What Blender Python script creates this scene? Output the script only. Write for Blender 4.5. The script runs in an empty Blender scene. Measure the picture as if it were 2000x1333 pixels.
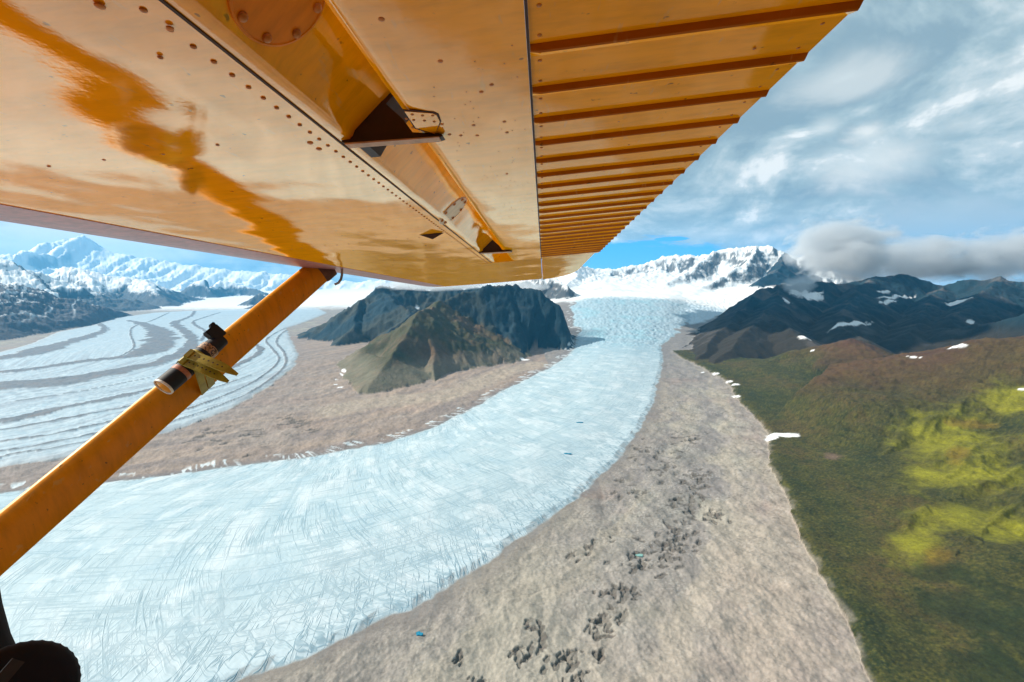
import bpy, bmesh, math, random
import numpy as np
from mathutils import Matrix, Vector

random.seed(4); rng = np.random.default_rng(4)
C = bpy.context.scene.collection
rad = math.radians

# ------------------------------------------------------------------ camera
F = 839.0                                   # focal length in pixels of a 2000 wide picture
PITCH = math.atan(121.5 / F)                # looking slightly down
cam_d = bpy.data.cameras.new('camera'); cam = bpy.data.objects.new('camera', cam_d); C.objects.link(cam)
cam_d.sensor_width = 36; cam_d.lens = F / 2000 * 36
cam_d.clip_start = 0.02; cam_d.clip_end = 200000
cam.rotation_euler = (rad(90) - PITCH, 0, 0)
bpy.context.scene.camera = cam

# ------------------------------------------------------------------ sky, sun, exposure
SUN_AZ, SUN_EL = rad(-82), rad(36)          # azimuth from +Y towards +X
S = bpy.context.scene
S.view_settings.view_transform = 'Standard'; S.view_settings.look = 'None'
S.view_settings.exposure = 0.75
S.cycles.volume_bounces = 2; S.view_settings.gamma = 1.0
sl = bpy.data.lights.new('sun', 'SUN'); sl.energy = 4.2; sl.angle = rad(0.5); sl.color = (1, .93, .82)
sun = bpy.data.objects.new('sun', sl); C.objects.link(sun)
sd = Vector((math.sin(SUN_AZ) * math.cos(SUN_EL), math.cos(SUN_AZ) * math.cos(SUN_EL), math.sin(SUN_EL)))
sun.rotation_euler = sd.to_track_quat('Z', 'Y').to_euler()


class NT:
    """small node-tree helper"""
    def __init__(s, tree):
        s.t = tree; s.t.nodes.clear()
    def n(s, typ, ins=None, **kw):
        nd = s.t.nodes.new(typ)
        for k, v in kw.items(): setattr(nd, k, v)
        if ins:
            for k, v in ins.items():
                sock = nd.inputs[k]
                if isinstance(v, bpy.types.NodeSocket): s.t.links.new(v, sock)
                else: sock.default_value = v
        return nd
    def math(s, op, a, b=None, c=None, clamp=False):
        i = {0: a}
        if b is not None: i[1] = b
        if c is not None: i[2] = c
        return s.n('ShaderNodeMath', i, operation=op, use_clamp=clamp).outputs[0]
    def mix(s, f, a, b, mode='MIX'):
        nd = s.n('ShaderNodeMix', data_type='RGBA', blend_type=mode)
        for k, v in ((0, f), (6, a), (7, b)):
            if isinstance(v, bpy.types.NodeSocket): s.t.links.new(v, nd.inputs[k])
            else: nd.inputs[k].default_value = v if k == 0 else (tuple(v) + (1,) if len(v) == 3 else v)
        return nd.outputs[2]
    def noise(s, vec, scale, detail=4, rough=.5, dist=0.0, out=0):
        i = {'Scale': scale, 'Detail': detail, 'Roughness': rough, 'Distortion': dist}
        if vec is not None: i['Vector'] = vec
        return s.n('ShaderNodeTexNoise', i).outputs[out]
    def ramp(s, f, lo, hi, a=0.0, b=1.0, smooth=True):
        nd = s.n('ShaderNodeMapRange', {0: f, 1: lo, 2: hi, 3: a, 4: b},
                 interpolation_type='SMOOTHSTEP' if smooth else 'LINEAR')
        return nd.outputs[0]
    def mapping(s, vec, scale=(1, 1, 1), loc=(0, 0, 0), rot=(0, 0, 0)):
        return s.n('ShaderNodeMapping', {0: vec, 1: loc, 2: rot, 3: scale}).outputs[0]


world = bpy.data.worlds.new('World'); S.world = world; world.use_nodes = True
w = NT(world.node_tree)
sky = w.n('ShaderNodeTexSky', sky_type='NISHITA', sun_disc=False, sun_elevation=SUN_EL, sun_rotation=SUN_AZ,
          altitude=1500, air_density=1.0, dust_density=0.3, ozone_density=3.0)
dirv = w.n('ShaderNodeTexCoord').outputs['Generated']
sep = w.n('ShaderNodeSeparateXYZ', {0: dirv})
el = w.math('MULTIPLY', w.math('ARCSINE', sep.outputs[2]), 57.2958)            # degrees above the horizon
az = w.math('MULTIPLY', w.math('ARCTAN2', sep.outputs[0], sep.outputs[1]), 57.2958)
# cloud coordinates: a deck seen in perspective
zz = w.math('ADD', w.math('MAXIMUM', sep.outputs[2], 0.0), .12)
dk = w.n('ShaderNodeCombineXYZ', {0: w.math('DIVIDE', sep.outputs[0], zz), 1: w.math('DIVIDE', sep.outputs[1], zz), 2: 0.0}).outputs[0]
n1 = w.noise(dk, .9, 8, .6, .5)
n2 = w.noise(w.mapping(dk, loc=(7, 3, 2)), 2.2, 9, .6, .5)
n3 = w.noise(w.mapping(dirv, scale=(1, 1, 1.6), loc=(1.3, 0, .4)), 4.2, 11, .58, .35)
n3b = w.noise(w.mapping(dirv, scale=(1, 1, 1.6), loc=(1.33, 0, .365)), 4.2, 11, .58, .35)
relief = w.math('MULTIPLY', w.math('SUBTRACT', n3, n3b), 1.5)
tone = w.math('ADD', w.math('ADD', w.math('MULTIPLY', n1, .25), w.math('MULTIPLY', n2, .15)), w.math('MULTIPLY', n3, .60))
tone = w.math('ADD', tone, w.math('MULTIPLY', relief, .32))
cloud = w.mix(w.ramp(tone, .42, .54), (.185, .262, .305), (.265, .345, .375))
cloud = w.mix(w.ramp(tone, .51, .59), cloud, (.38, .44, .455))
cloud = w.mix(w.ramp(tone, .58, .64), cloud, (.58, .60, .59))
# sunlit puffs low over the ranges
def blob(a0, e0, ra, re):
    da = w.math('DIVIDE', w.math('SUBTRACT', az, a0), ra); de = w.math('DIVIDE', w.math('SUBTRACT', el, e0), re)
    d = w.math('SQRT', w.math('ADD', w.math('MULTIPLY', da, da), w.math('MULTIPLY', de, de)))
    return w.math('ADD', d, w.math('MULTIPLY', w.math('SUBTRACT', n3, .5), 5.5))
cloud = w.mix(w.math('MULTIPLY', w.ramp(blob(38, 3.0, 26, 5.0), 1.1, .2), .75), cloud, (.36, .415, .435))
for (a0, e0, ra, re, k) in ((29.5, 4.4, 3.2, 1.5, 1.0), (33, 3.2, 2.5, 1.2, .7), (39.0, 11.5, 5.5, 3.0, .75), (38, 14.0, 2.2, 1.4, .8), (34.5, 15.2, 1.8, 1.1, .5), (31.5, 4.8, 4.5, 1.8, .95),
                            (26, 5.2, 8, 1.5, .6), (-45, 3.2, 22, 2.6, .9), (36, 19, 6, 2.0, .5), (44.5, 13.5, 2.8, 1.3, .5), (43, 27, 2, 2.0, .5), (-40, 2.5, 12, 1.6, .5)):
    m = w.math('MULTIPLY', w.ramp(blob(a0, e0, ra, re), 1.15, -.3), k)
    cloud = w.mix(m, cloud, (.60, .61, .58))
bg_cl = w.n('ShaderNodeBackground', {0: cloud, 1: 1.0})
bg_sky = w.n('ShaderNodeBackground', {0: w.mix(.80, sky.outputs[0], (0.0, 2.2, 5.2)), 1: .12})
# the blue gaps
nw = w.math('MULTIPLY', w.math('SUBTRACT', w.noise(w.mapping(dirv, scale=(1, 1, 5)), 9, 6, .6), .5), 3.4)
def gap(a0, e0, ra, re):
    da = w.math('DIVIDE', w.math('SUBTRACT', az, a0), ra); de = w.math('DIVIDE', w.math('SUBTRACT', el, e0), re)
    d = w.math('SQRT', w.math('ADD', w.math('MULTIPLY', da, da), w.math('MULTIPLY', de, de)))
    return w.ramp(w.math('ADD', d, w.math('MULTIPLY', nw, .5)), 1.12, .82)
g = gap(15, 1.6, 14, 3.0)
for q in ((-54, 6.9, 8.5, 1.2), (34.6, 2.5, 1.5, .55), (20, 4.8, 2, .25)): g = w.math('MAXIMUM', g, gap(*q))
mixs = w.n('ShaderNodeMixShader', {0: g, 1: bg_cl.outputs[0], 2: bg_sky.outputs[0]})
w.n('ShaderNodeOutputWorld', {0: mixs.outputs[0]})


# ------------------------------------------------------------------ tagging helpers
def struct(o, label=None):
    o['kind'] = 'structure'
    if label: o['label'] = label
    return o
def tag(o, label, cat, group=None, kind=None):
    o['label'] = label; o['category'] = cat
    if group: o['group'] = group
    if kind: o['kind'] = kind
    return o
def newmat(name):
    m = bpy.data.materials.new(name); m.use_nodes = True
    return m, NT(m.node_tree)

# ================================================================== LANDSCAPE
ct, st_ = math.cos(PITCH), math.sin(PITCH)
def wdir(px, py):
    X, Z = px - 1000.0, 666.5 - py
    return np.array([X, F * ct + Z * st_, Z * ct - F * st_])
def P(px, py, Y):                         # survey point: where a sight line reaches distance Y
    d = wdir(px, py); return d * (Y / d[1])
FLOOR = -700.0
def G(px, py, z=FLOOR):                   # survey point on the valley floor
    d = wdir(px, py); return d * (z / d[2])

# ---- noise
_perm = rng.permutation(2048).astype(np.int32)
_ang = rng.random(2048).astype(np.float32) * 2 * math.pi
_gx, _gy = np.cos(_ang), np.sin(_ang)
def pn(x, y, seed=0):
    x = np.asarray(x, np.float32) + np.float32(17.31 * seed); y = np.asarray(y, np.float32) + np.float32(9.77 * seed)
    xf = np.floor(x); yf = np.floor(y); xi = xf.astype(np.int32); yi = yf.astype(np.int32)
    fx = x - xf; fy = y - yf
    u = fx * fx * fx * (fx * (fx * 6 - 15) + 10); v = fy * fy * fy * (fy * (fy * 6 - 15) + 10)
    def gr(ix, iy, dx, dy):
        h = _perm[(_perm[(ix + seed * 57) & 2047] + iy) & 2047]
        return _gx[h] * dx + _gy[h] * dy
    a = gr(xi, yi, fx, fy); b = gr(xi + 1, yi, fx - 1, fy); c = gr(xi, yi + 1, fx, fy - 1); d = gr(xi + 1, yi + 1, fx - 1, fy - 1)
    return (a + (b - a) * u + ((c + (d - c) * u) - (a + (b - a) * u)) * v) * 1.5
def fbm(x, y, octv=4, seed=0, gain=.5):
    s = 0; a = 1.0; t = 0
    for i in range(octv):
        s = s + a * pn(x * 2 ** i, y * 2 ** i, seed + i); t += a; a *= gain
    return s / t
def rfbm(x, y, octv=4, seed=0, gain=.5):      # ridged, 0..1
    s = 0; a = 1.0; t = 0
    for i in range(octv):
        s = s + a * (1 - np.abs(pn(x * 2 ** i, y * 2 ** i, seed + i)) * 1.6); t += a; a *= gain
    return s / t
def sm(x, lo, hi):
    t = np.clip((x - lo) / (hi - lo), 0, 1); return t * t * (3 - 2 * t)

# ---- polar survey grid: dense where the picture looks, coarse elsewhere
ta = np.arctan(np.linspace(-1.52, 1.52, 1300))
a0 = ta[-1]
az_ = np.concatenate([np.linspace(-math.pi, -a0, 90, endpoint=False), ta, np.linspace(a0, math.pi, 91)[1:]])
dep = np.radians(np.concatenate([[89.9, 86], np.linspace(80, 56, 30), np.linspace(55.9, 13, 560)]))
r1 = -FLOOR / np.tan(dep)
r2 = [r1[-1]]
while r2[-1] < 35000: r2.append(r2[-1] * 1.0052)
rr = np.concatenate([r1, np.array(r2[1:])])
NA, NR = len(az_), len(rr)
A2, R2 = np.meshgrid(az_, rr)
X = (R2 * np.sin(A2)).ravel(); Y = (R2 * np.cos(A2)).ravel(); R = R2.ravel()
N = len(X)

# ---- valley floor through surveyed heights (thin plate spline)
ctl = []
for (px, py, y) in ((1230, 640, 5150), (1230, 610, 5900), (1230, 583, 6800), (1150, 583, 6800), (1330, 585, 6900), (1230, 574, 8300), (1160, 570, 8400),
                    (1330, 574, 8600), (1400, 600, 6900), (1450, 575, 8000), (1230, 562, 10000), (1000, 570, 9000), (1340, 640, 5300), (1130, 640, 5200),
                    (1600, 560, 9000), (300, 575, 17000), (0, 570, 17000), (600, 575, 17000), (800, 570, 13000), (500, 568, 24000), (100, 568, 24000),
                    (1230, 560, 14000)):
    ctl.append(P(px, py, y))
for (x, y) in ((0, 0), (0, 1500), (-1500, 0), (1500, 0), (-1500, 2000), (1200, 2000), (0, 2800), (-3500, 3000), (2500, 3000), (900, 3800), (300, 3900), (-300, 4000),
               (-1500, 4800), (-3500, 6000), (-6000, 5000), (-3500, 9000), (-7000, 9000), (-1500, 7500), (-6000, 12500), (3500, 0), (-4000, -3000), (4000, -3000),
               (0, -4000), (3000, 4500), (-1500, 10500), (-20000, 9000), (12000, 12000), (20000, 16000), (20000, -5000), (-20000, -5000), (0, 40000), (-40000, 30000), (40000, 30000),
               (0, -40000), (-40000, -30000), (40000, -30000)):
    ctl.append(np.array([x, y, FLOOR if y < 17000 else -500.0]))
ctl = np.array(ctl)
def U(d2): return d2 * np.log(d2 + 1e-9)
cx, cy, cz = ctl[:, 0] / 1e4, ctl[:, 1] / 1e4, ctl[:, 2]
K = U((cx[:, None] - cx) ** 2 + (cy[:, None] - cy) ** 2) + np.eye(len(cx)) * 1e-3
Pm = np.stack([np.ones_like(cx), cx, cy], 1)
Mx = np.block([[K, Pm], [Pm.T, np.zeros((3, 3))]])
sol = np.linalg.solve(Mx, np.concatenate([cz, np.zeros(3)]))
floor = sol[-3] + sol[-2] * X / 1e4 + sol[-1] * Y / 1e4
for i in range(len(cx)): floor += sol[i] * U((X / 1e4 - cx[i]) ** 2 + (Y / 1e4 - cy[i]) ** 2)
floor = np.where(Y < 3800, FLOOR, np.maximum(floor, FLOOR - 30))
floor = floor + 130 * fbm(X / 1100, Y / 900, 4, 15) * sm(Y, 7300, 8300) * (X > -500)
fl0 = floor.copy()

def spline(pts, n=12):
    p = np.array(pts, float); out = []
    for i in range(len(p) - 1):
        a = p[max(i - 1, 0)]; b = p[i]; c = p[i + 1]; d = p[min(i + 2, len(p) - 1)]
        for k in range(n):
            t = k / n
            out.append(.5 * ((2 * b) + (-a + c) * t + (2 * a - 5 * b + 4 * c - d) * t * t + (-a + 3 * b - 3 * c + d) * t ** 3))
    out.append(p[-1]); return np.array(out)
def near_in(mask, poly, x, y, fill=1e5):
    idx = np.where(mask)[0]; d, s, g, ex = near(poly, x[idx], y[idx])
    D = np.full(x.shape, fill); S2 = np.zeros(x.shape); G2 = np.ones(x.shape); D[idx] = d; S2[idx] = s; G2[idx] = g; E2 = []
    for e in ex:
        q = np.zeros(x.shape); q[idx] = e; E2.append(q)
    return D, S2, G2, E2
def near(poly, x, y, extra=None):
    """distance, arc length and signed side to a polyline, interpolating extra columns"""
    poly = np.asarray(poly, float); x = x.astype(np.float32); y = y.astype(np.float32)
    poly = poly.astype(np.float32)
    best = np.full(x.shape, 1e12, np.float32); S_ = np.zeros(x.shape, np.float32); sg = np.zeros(x.shape, np.float32)
    ex = [np.zeros(x.shape, np.float32) for _ in range(poly.shape[1] - 2)]
    s0 = np.float32(0)
    for i in range(len(poly) - 1):
        a, b = poly[i], poly[i + 1]
        dx, dy = b[0] - a[0], b[1] - a[1]; L2 = dx * dx + dy * dy + 1e-9; L = np.float32(math.sqrt(L2))
        t = np.clip(((x - a[0]) * dx + (y - a[1]) * dy) / L2, 0, 1)
        ddx = x - a[0] - t * dx; ddy = y - a[1] - t * dy
        d2 = ddx * ddx + ddy * ddy; m = d2 < best
        best = np.where(m, d2, best); S_ = np.where(m, s0 + t * L, S_)
        sg = np.where(m, np.sign(ddx * dy - ddy * dx), sg)
        for k in range(len(ex)): ex[k] = np.where(m, a[2 + k] + t * (b[2 + k] - a[2 + k]), ex[k])
        s0 += L
    return np.sqrt(best).astype(float), S_.astype(float), sg.astype(float), [e.astype(float) for e in ex]
def inside(poly, x, y):
    poly = np.asarray(poly); c = np.zeros(x.shape, bool); n = len(poly)
    for i in range(n):
        x1, y1 = poly[i][:2]; x2, y2 = poly[(i + 1) % n][:2]
        if y1 == y2: continue
        c ^= ((y1 > y) != (y2 > y)) & (x < (x2 - x1) * (y - y1) / (y2 - y1) + x1)
    return c
def sdf(poly, x, y):                       # positive inside
    p = list(poly) + [poly[0]]
    d, _, _, _ = near([q[:2] for q in p], x, y)
    return np.where(inside(poly, x, y), d, -d)

wob = fbm(X / 210, Y / 210, 4, 3); wob2 = fbm(X / 60, Y / 60, 3, 9)

# ---- main glacier
L_px = [(1080, 715), (1020, 745), (960, 775), (900, 810), (840, 838), (760, 862), (700, 875), (620, 890), (520, 905), (420, 915), (330, 928),
        (230, 940), (100, 952), (0, 962), (-300, 985), (-900, 1040)]
R_px = [(1295, 700), (1288, 740), (1275, 790), (1250, 840), (1215, 890), (1160, 945), (1090, 1000), (1040, 1040), (980, 1080), (900, 1130),
        (800, 1190), (700, 1240), (600, 1285), (480, 1328), (300, 1400), (-100, 1520), (-700, 1640), (-1600, 1700)]
ice_l = [P(1160, 568, 9000), P(1118, 583, 6800), P(1116, 610, 5900), P(1128, 650, 5000), P(1122, 690, 4200)]
ice_r = [P(1325, 568, 9000), P(1345, 585, 6900), P(1345, 618, 5800), P(1318, 652, 4900), P(1290, 682, 4300)]
left_edge = [p[:2] for p in ice_l + [G(*q) for q in L_px]]
right_edge = [p[:2] for p in ice_r + [G(*q) for q in R_px]]
main_poly = left_edge + right_edge[::-1]
sdf_main = sdf(main_poly, X, Y)
sg_main = sdf_main + wob * 22 + wob2 * 12 + 130 * fbm(X / 330, Y / 330, 3, 14) * sm(Y, 4300, 5000)
def at_s(poly, n):
    p = np.array(poly); s = np.concatenate([[0], np.cumsum(np.hypot(*np.diff(p, axis=0).T))]); s /= s[-1]
    q = np.linspace(0, 1, n); return np.stack([np.interp(q, s, p[:, 0]), np.interp(q, s, p[:, 1])], 1)
ctr = spline([p[:2] for p in (P(1230, 583, 6800), P(1230, 610, 5900), P(1228, 650, 5000), G(1205, 700), G(1185, 760), G(1120, 830), G(990, 900), G(800, 985),
                              G(560, 1060), G(250, 1110), G(-100, 1150), G(-700, 1200))], 14)
dc, sc, sgn, _ = near_in(sg_main > -2500, ctr, X, Y); tc = dc * -sgn           # along and across the flow
def soften(a, n=10):
    g_ = a.reshape(NR, NA).copy()
    for _ in range(n):
        g_[1:-1] = (g_[:-2] + 2 * g_[1:-1] + g_[2:]) / 4; g_ = (np.roll(g_, 1, 1) + 2 * g_ + np.roll(g_, -1, 1)) / 4
    return g_.ravel()
sc = soften(sc, 14); sg_flow = soften(sdf_main, 14)
# ---- tributary ice tongue right of the icefall, snow basins
trib = [P(*q)[:2] for q in ((1345, 640, 5400), (1300, 600, 6300), (1330, 585, 6900), (1400, 570, 8000), (1480, 560, 8400), (1490, 575, 7600), (1420, 622, 6300), (1380, 650, 5600))]
sg_trib = sdf(trib, X, Y) + wob * 60
# ---- the striped glacier on the left
LG = [(620, 603), (640, 612), (560, 640), (568, 660), (582, 690), (578, 712), (540, 745), (490, 780), (420, 812), (330, 845), (230, 872), (100, 900), (0, 915), (-400, 960),
      (-1200, 1000), (-1200, 760), (-300, 715), (0, 689), (60, 672), (110, 650), (180, 637), (230, 622), (300, 611), (420, 604)]
lg_poly = [G(*q)[:2] for q in LG]
sg_lg = sdf(lg_poly, X, Y) + wob * 30 + wob2 * 10
# ---- edge between bare moraine and the green hillside
HB = [(1300, 684), (1380, 722), (1420, 745), (1445, 785), (1490, 830), (1510, 870), (1505, 910), (1530, 960), (1555, 1010), (1580, 1080), (1620, 1140), (1650, 1200),
      (1690, 1270), (1720, 1333)]
hb = [G(*q)[:2] for q in HB] + [np.array([430.0, 200.0]), np.array([400.0, -300.0]), np.array([300.0, -3000.0])]
dh, sh, gh, _ = near(hb, X, Y)
sg_hill = dh * -gh                                  # positive on the hillside
if sg_hill[np.argmin((X - 2500) ** 2 + (Y - 1000) ** 2)] < 0: sg_hill = -sg_hill
far_north = Y > 4300
sg_hill = sg_hill + wob * 25 + wob2 * 8

# ---- ridges: crest survey points, slope, kind
rid = []
def ridge(pts, k, kind, gul=1.0, wl=260, far=1e9):
    q = []
    for p in pts:
        if len(p) == 3 and p[2] < 0 or (len(p) == 4): q.append(np.array(p[:3], float))
        else: q.append(P(*p))
    rid.append((np.array(q), k, kind, gul, wl))
# kinds: 0 island greenish rock, 1 dark rock, 2 green hill, 3 snowy rock, 4 brown rock, 5 full snow
ridge([(680, 790, 2480), (705, 768, 2580), (765, 700, 3000), (822, 608, 3650), (846, 598, 3900), (864, 588, 4120)], .60, 0, 1.3, 110)
ridge([(765, 700, 3000), (740, 735, 2750), (700, 790, 2450)], .36, 0, 1.0, 110)
ridge([(822, 614, 3650), (850, 680, 3300), (850, 750, 2850)], .6, 0, .9, 120)
ridge([(765, 700, 3000), (700, 690, 3400), (680, 700, 3500)], .5, 0, .7, 150)
ridge([(862, 588, 4150), (905, 570, 4350), (950, 556, 4450), (1000, 556, 4600), (1050, 566, 4600), (1092, 592, 4500), (1120, 632, 4350)], 1.0, 1, 1.0, 200)
ridge([(600, 662, 4950), (660, 618, 5200), (710, 582, 5500), (745, 556, 5700), (800, 562, 5900), (870, 563, 6100), (950, 558, 6200), (1010, 560, 6400)], .55, 1, 1.2, 260)
ridge([(710, 582, 5500), (690, 640, 4800), (650, 668, 4500)], .7, 1, 1, 200)
ridge([(745, 563, 5700), (800, 610, 4900), (760, 650, 4400)], .6, 1, 1, 200)
# right-hand dark range
ridge([(1311, 664, 4750), (1332, 652, 4900), (1389, 645, 5000), (1412, 632, 5100), (1455, 596, 5350), (1485, 564, 5600), (1530, 556, 5800), (1600, 550, 6100),
       (1680, 548, 6300), (1705, 539, 6400), (1772, 537, 6500), (1810, 549, 6400), (1840, 559, 6300), (1870, 546, 6200), (1919, 547, 6100), (1952, 540, 6000),
       (2000, 549, 5800), (2150, 535, 5400), (2400, 500, 4900), (2900, 470, 4000)], .62, 1, 1.3, 330)
ridge([(1530, 556, 5800), (1500, 606, 4800), (1445, 662, 3900), (1398, 710, 3430)], .5, 1, 1.2, 220)
ridge([(1500, 606, 4800), (1550, 650, 4000), (1620, 680, 3550)], .45, 1, 1.2, 220)
ridge([(1389, 645, 5000), (1345, 672, 4400), (1320, 684, 4150)], .5, 1, 1, 200)
ridge([(1455, 596, 5350), (1405, 650, 4300), (1368, 702, 3600)], .5, 1, 1.2, 200)
ridge([(1705, 539, 6400), (1660, 585, 5200), (1640, 640, 4200), (1700, 668, 3700)], .55, 1, 1, 260)
ridge([(1840, 559, 6300), (1810, 600, 5000), (1780, 650, 4000)], .5, 1, 1, 240)
ridge([(1952, 540, 6000), (1900, 590, 4900), (1850, 625, 4300)], .5, 1, 1, 240)
ridge([(2400, 520, 3300), (2150, 572, 3500), (2000, 611, 3650), (1945, 626, 3750), (1880, 636, 3900), (1825, 642, 4100)], .55, 1, .8, 200)
# snow massif behind the icefall
ridge([(1060, 540, 12500), (1110, 522, 12500), (1130, 515, 12500), (1160, 525, 12500), (1205, 523, 12500), (1245, 518, 12600), (1290, 501, 12700), (1325, 497, 12500),
       (1370, 500, 12300), (1400, 489, 12100), (1440, 484, 11900), (1480, 477, 11700), (1505, 481, 11500), (1535, 493, 11300), (1562, 503, 11200), (1580, 493, 11000),
       (1600, 520, 10800), (1680, 540, 10500)], .60, 3, 1.5, 420)
ridge([(1480, 477, 11700), (1455, 515, 10300), (1400, 545, 9500), (1365, 562, 9100)], .75, 3, 1.6, 300)
ridge([(1535, 493, 11300), (1520, 530, 9800), (1480, 548, 8900)], .7, 1, 1.4, 300)
ridge([(1400, 489, 12100), (1340, 530, 10800), (1300, 552, 10000)], .6, 3, 1.4, 300)
ridge([(1130, 515, 12500), (1120, 545, 10500), (1100, 560, 9200)], .5, 5, 1.2, 300)
ridge([(1000, 552, 7700), (1050, 536, 7700), (1085, 545, 7500), (1118, 562, 7100), (1138, 582, 6800)], .55, 3, 1.2, 220)
ridge([(1175, 547, 10300), (1225, 541, 10800), (1290, 527, 11500)], .22, 5, .5, 400)
ridge([(1130, 548, 10600), (1180, 535, 11700)], .3, 5, .6, 400)
ridge([(1360, 560, 9200), (1300, 566, 8800), (1270, 572, 8300)], .25, 5, .6, 300)
# left side
ridge([(-900, 420, 4200), (-400, 495, 5500), (-100, 535, 6200), (0, 550, 6600), (38, 557, 6900), (94, 585, 7900), (150, 608, 8600)], .42, 4, 1.4, 380)
ridge([(0, 550, 6600), (0, 600, 5600), (-20, 650, 4900)], .42, 4, 1.2, 300)
ridge([(38, 557, 6900), (60, 610, 6300), (50, 650, 5400)], .42, 4, 1.2, 300)
ridge([(-300, 465, 8700), (0, 503, 9500), (38, 520, 9800), (75, 529, 10000), (112, 552, 10600), (187, 585, 11600), (255, 595, 12000)], .45, 3, 1.6, 420)
ridge([(90, 541, 13500), (130, 520, 13500), (165, 526, 13500), (225, 540, 13500), (281, 545, 13500), (320, 562, 13400), (345, 584, 13200)], .5, 3, 1.7, 420)
ridge([(281, 545, 13500), (300, 570, 12300), (335, 590, 11500)], .5, 3, 1.5, 350)
ridge([(165, 526, 13500), (190, 565, 12300), (230, 590, 11700)], .5, 3, 1.5, 350)
ridge([(350, 572, 16000), (375, 555, 16000), (394, 544, 16000), (410, 570, 15500), (431, 549, 17000), (455, 553, 17000), (484, 560, 17000), (520, 572, 16500)], .6, 3, 1.7, 420)
ridge([(487, 582, 12000), (502, 571, 12000), (525, 584, 12000)], .7, 3, 1.3, 250)
ridge([(412, 636, 7300), (440, 618, 8000), (470, 602, 9000), (500, 592, 10000), (535, 588, 10800)], .35, 4, 1.0, 300)
ridge([(-500, 430, 26000), (-100, 480, 26000), (40, 480, 25500), (86, 473, 25000), (124, 463, 25000), (161, 461, 25000), (195, 484, 25000), (262, 500, 25000), (330, 512, 25000),
       (394, 522, 25000), (487, 530, 25000), (600, 543, 25000), (700, 549, 25000), (900, 549, 24000), (1040, 545, 23000)], .42, 5, 2.6, 1100)

below = np.zeros(N)
hx = X + 90 * fbm(X / 700, Y / 700, 3, 21); hy = Y + 90 * fbm(X / 700, Y / 700, 3, 22)
top = np.full(N, -1e5); kindv = np.full(N, -1); gsum = np.zeros(N)
for i, (q, k, kind, gul, wl) in enumerate(rid):
    cxm, cym = q[:, 0].mean(), q[:, 1].mean(); ext = np.hypot(q[:, 0] - cxm, q[:, 1] - cym).max() + 3200 / k
    idx = np.where((np.abs(X - cxm) < ext) & (np.abs(Y - cym) < ext))[0]
    x, y = hx[idx], hy[idx]
    d, s, sgd, (z,) = near(q, x, y)
    crestn = fbm(s / (wl * .8), np.full_like(s, i * 3.3), 3, 31 + i)
    gy = rfbm((s + d * .25 * sgd) / wl + 40 * i + fbm(x / wl, y / wl, 2, 5) * .5, d / (wl * 3.5) + sgd, 3, 40, .42)
    drop = k * d / (1 + d * k / 4200)
    amp = wl * .27 * gul * sm(d, 0, wl * 2.2)
    h = z + crestn * wl * .07 * gul - drop - amp * (1 - gy) * 1.0
    m = h > top[idx]
    top[idx] = np.where(m, h, top[idx]); kindv[idx] = np.where(m, kind, kindv[idx])

# green hill: crest on the right, falling to the moraine edge
hill_c = [P(*p) for p in ((1420, 728, 3250), (1480, 712, 3300), (1560, 686, 3250), (1620, 668, 3150), (1660, 662, 3050), (1705, 674, 3050), (1768, 704, 3000), (1885, 683, 2600), (2000, 653, 2150))]
hill_c += [np.array([2900, 1500, -170]), np.array([3200, 700, -60]), np.array([3300, -1000, 0])]
c_h = fbm(X / 260, Y / 260, 4, 62)
d, s, sgd, (z,) = near(hill_c, hx, hy)
hl = z - np.where(np.cross(np.zeros(2), np.zeros(2)) == 0, 1, 1) * d * (.275 - .03 * sm(d, 0, 2000))
hl += (rfbm(s / 330 + 3, d / 1400, 4, 60) - .8) * 85 * sm(d, 50, 900) + 40 * fbm(X / 330, Y / 330, 5, 61)
hl += 9 * fbm(X / 35, Y / 35, 3, 66)
hl = np.maximum(hl, FLOOR + np.clip(sg_hill, 0, 700) * (.16 + .05 * c_h) * (1 - sm(Y + 200 * c_h, 3250, 3700)))
hl_f = FLOOR + (hl - FLOOR) * sm(sg_hill, -10, 330) + 16 * sm(sg_hill, -20, 25) * (1 - sm(sg_hill, 300, 700))
hl_f = np.where((sg_hill > -20) & (hl_f > FLOOR - 5) & (Y < 4400), hl_f, -1e5)
mh = hl_f > top
top = np.where(mh, hl_f, top); kindv = np.where(mh, 2, kindv)

# carve mountains where the ice flows
rough = fbm(X / 300, Y / 300, 6, 70, .55); rough2 = rfbm(X / 160, Y / 160, 4, 80, .55)
rise = np.clip(top - floor, 0, None)
mtn_amp = np.where(kindv == 2, .15, np.where((kindv == 1) & (X > 900), .55, 1.0))
detail = (rough * .18 * np.minimum(rise, 400) + (rough2 - .75) * .20 * np.minimum(rise, 260)) * mtn_amp
detail *= np.clip(R / 6000, .6, 1.3)
sgi = np.maximum(np.maximum(sg_main, sg_lg), sg_trib)
carve = 1 - sm(sgi, -160, 10)
mh_ = (rise + detail) * np.where(kindv == 2, 1, carve)
mtn = (top > floor) & (mh_ > 4)
H = floor + np.where(mtn, mh_, 0)
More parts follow.
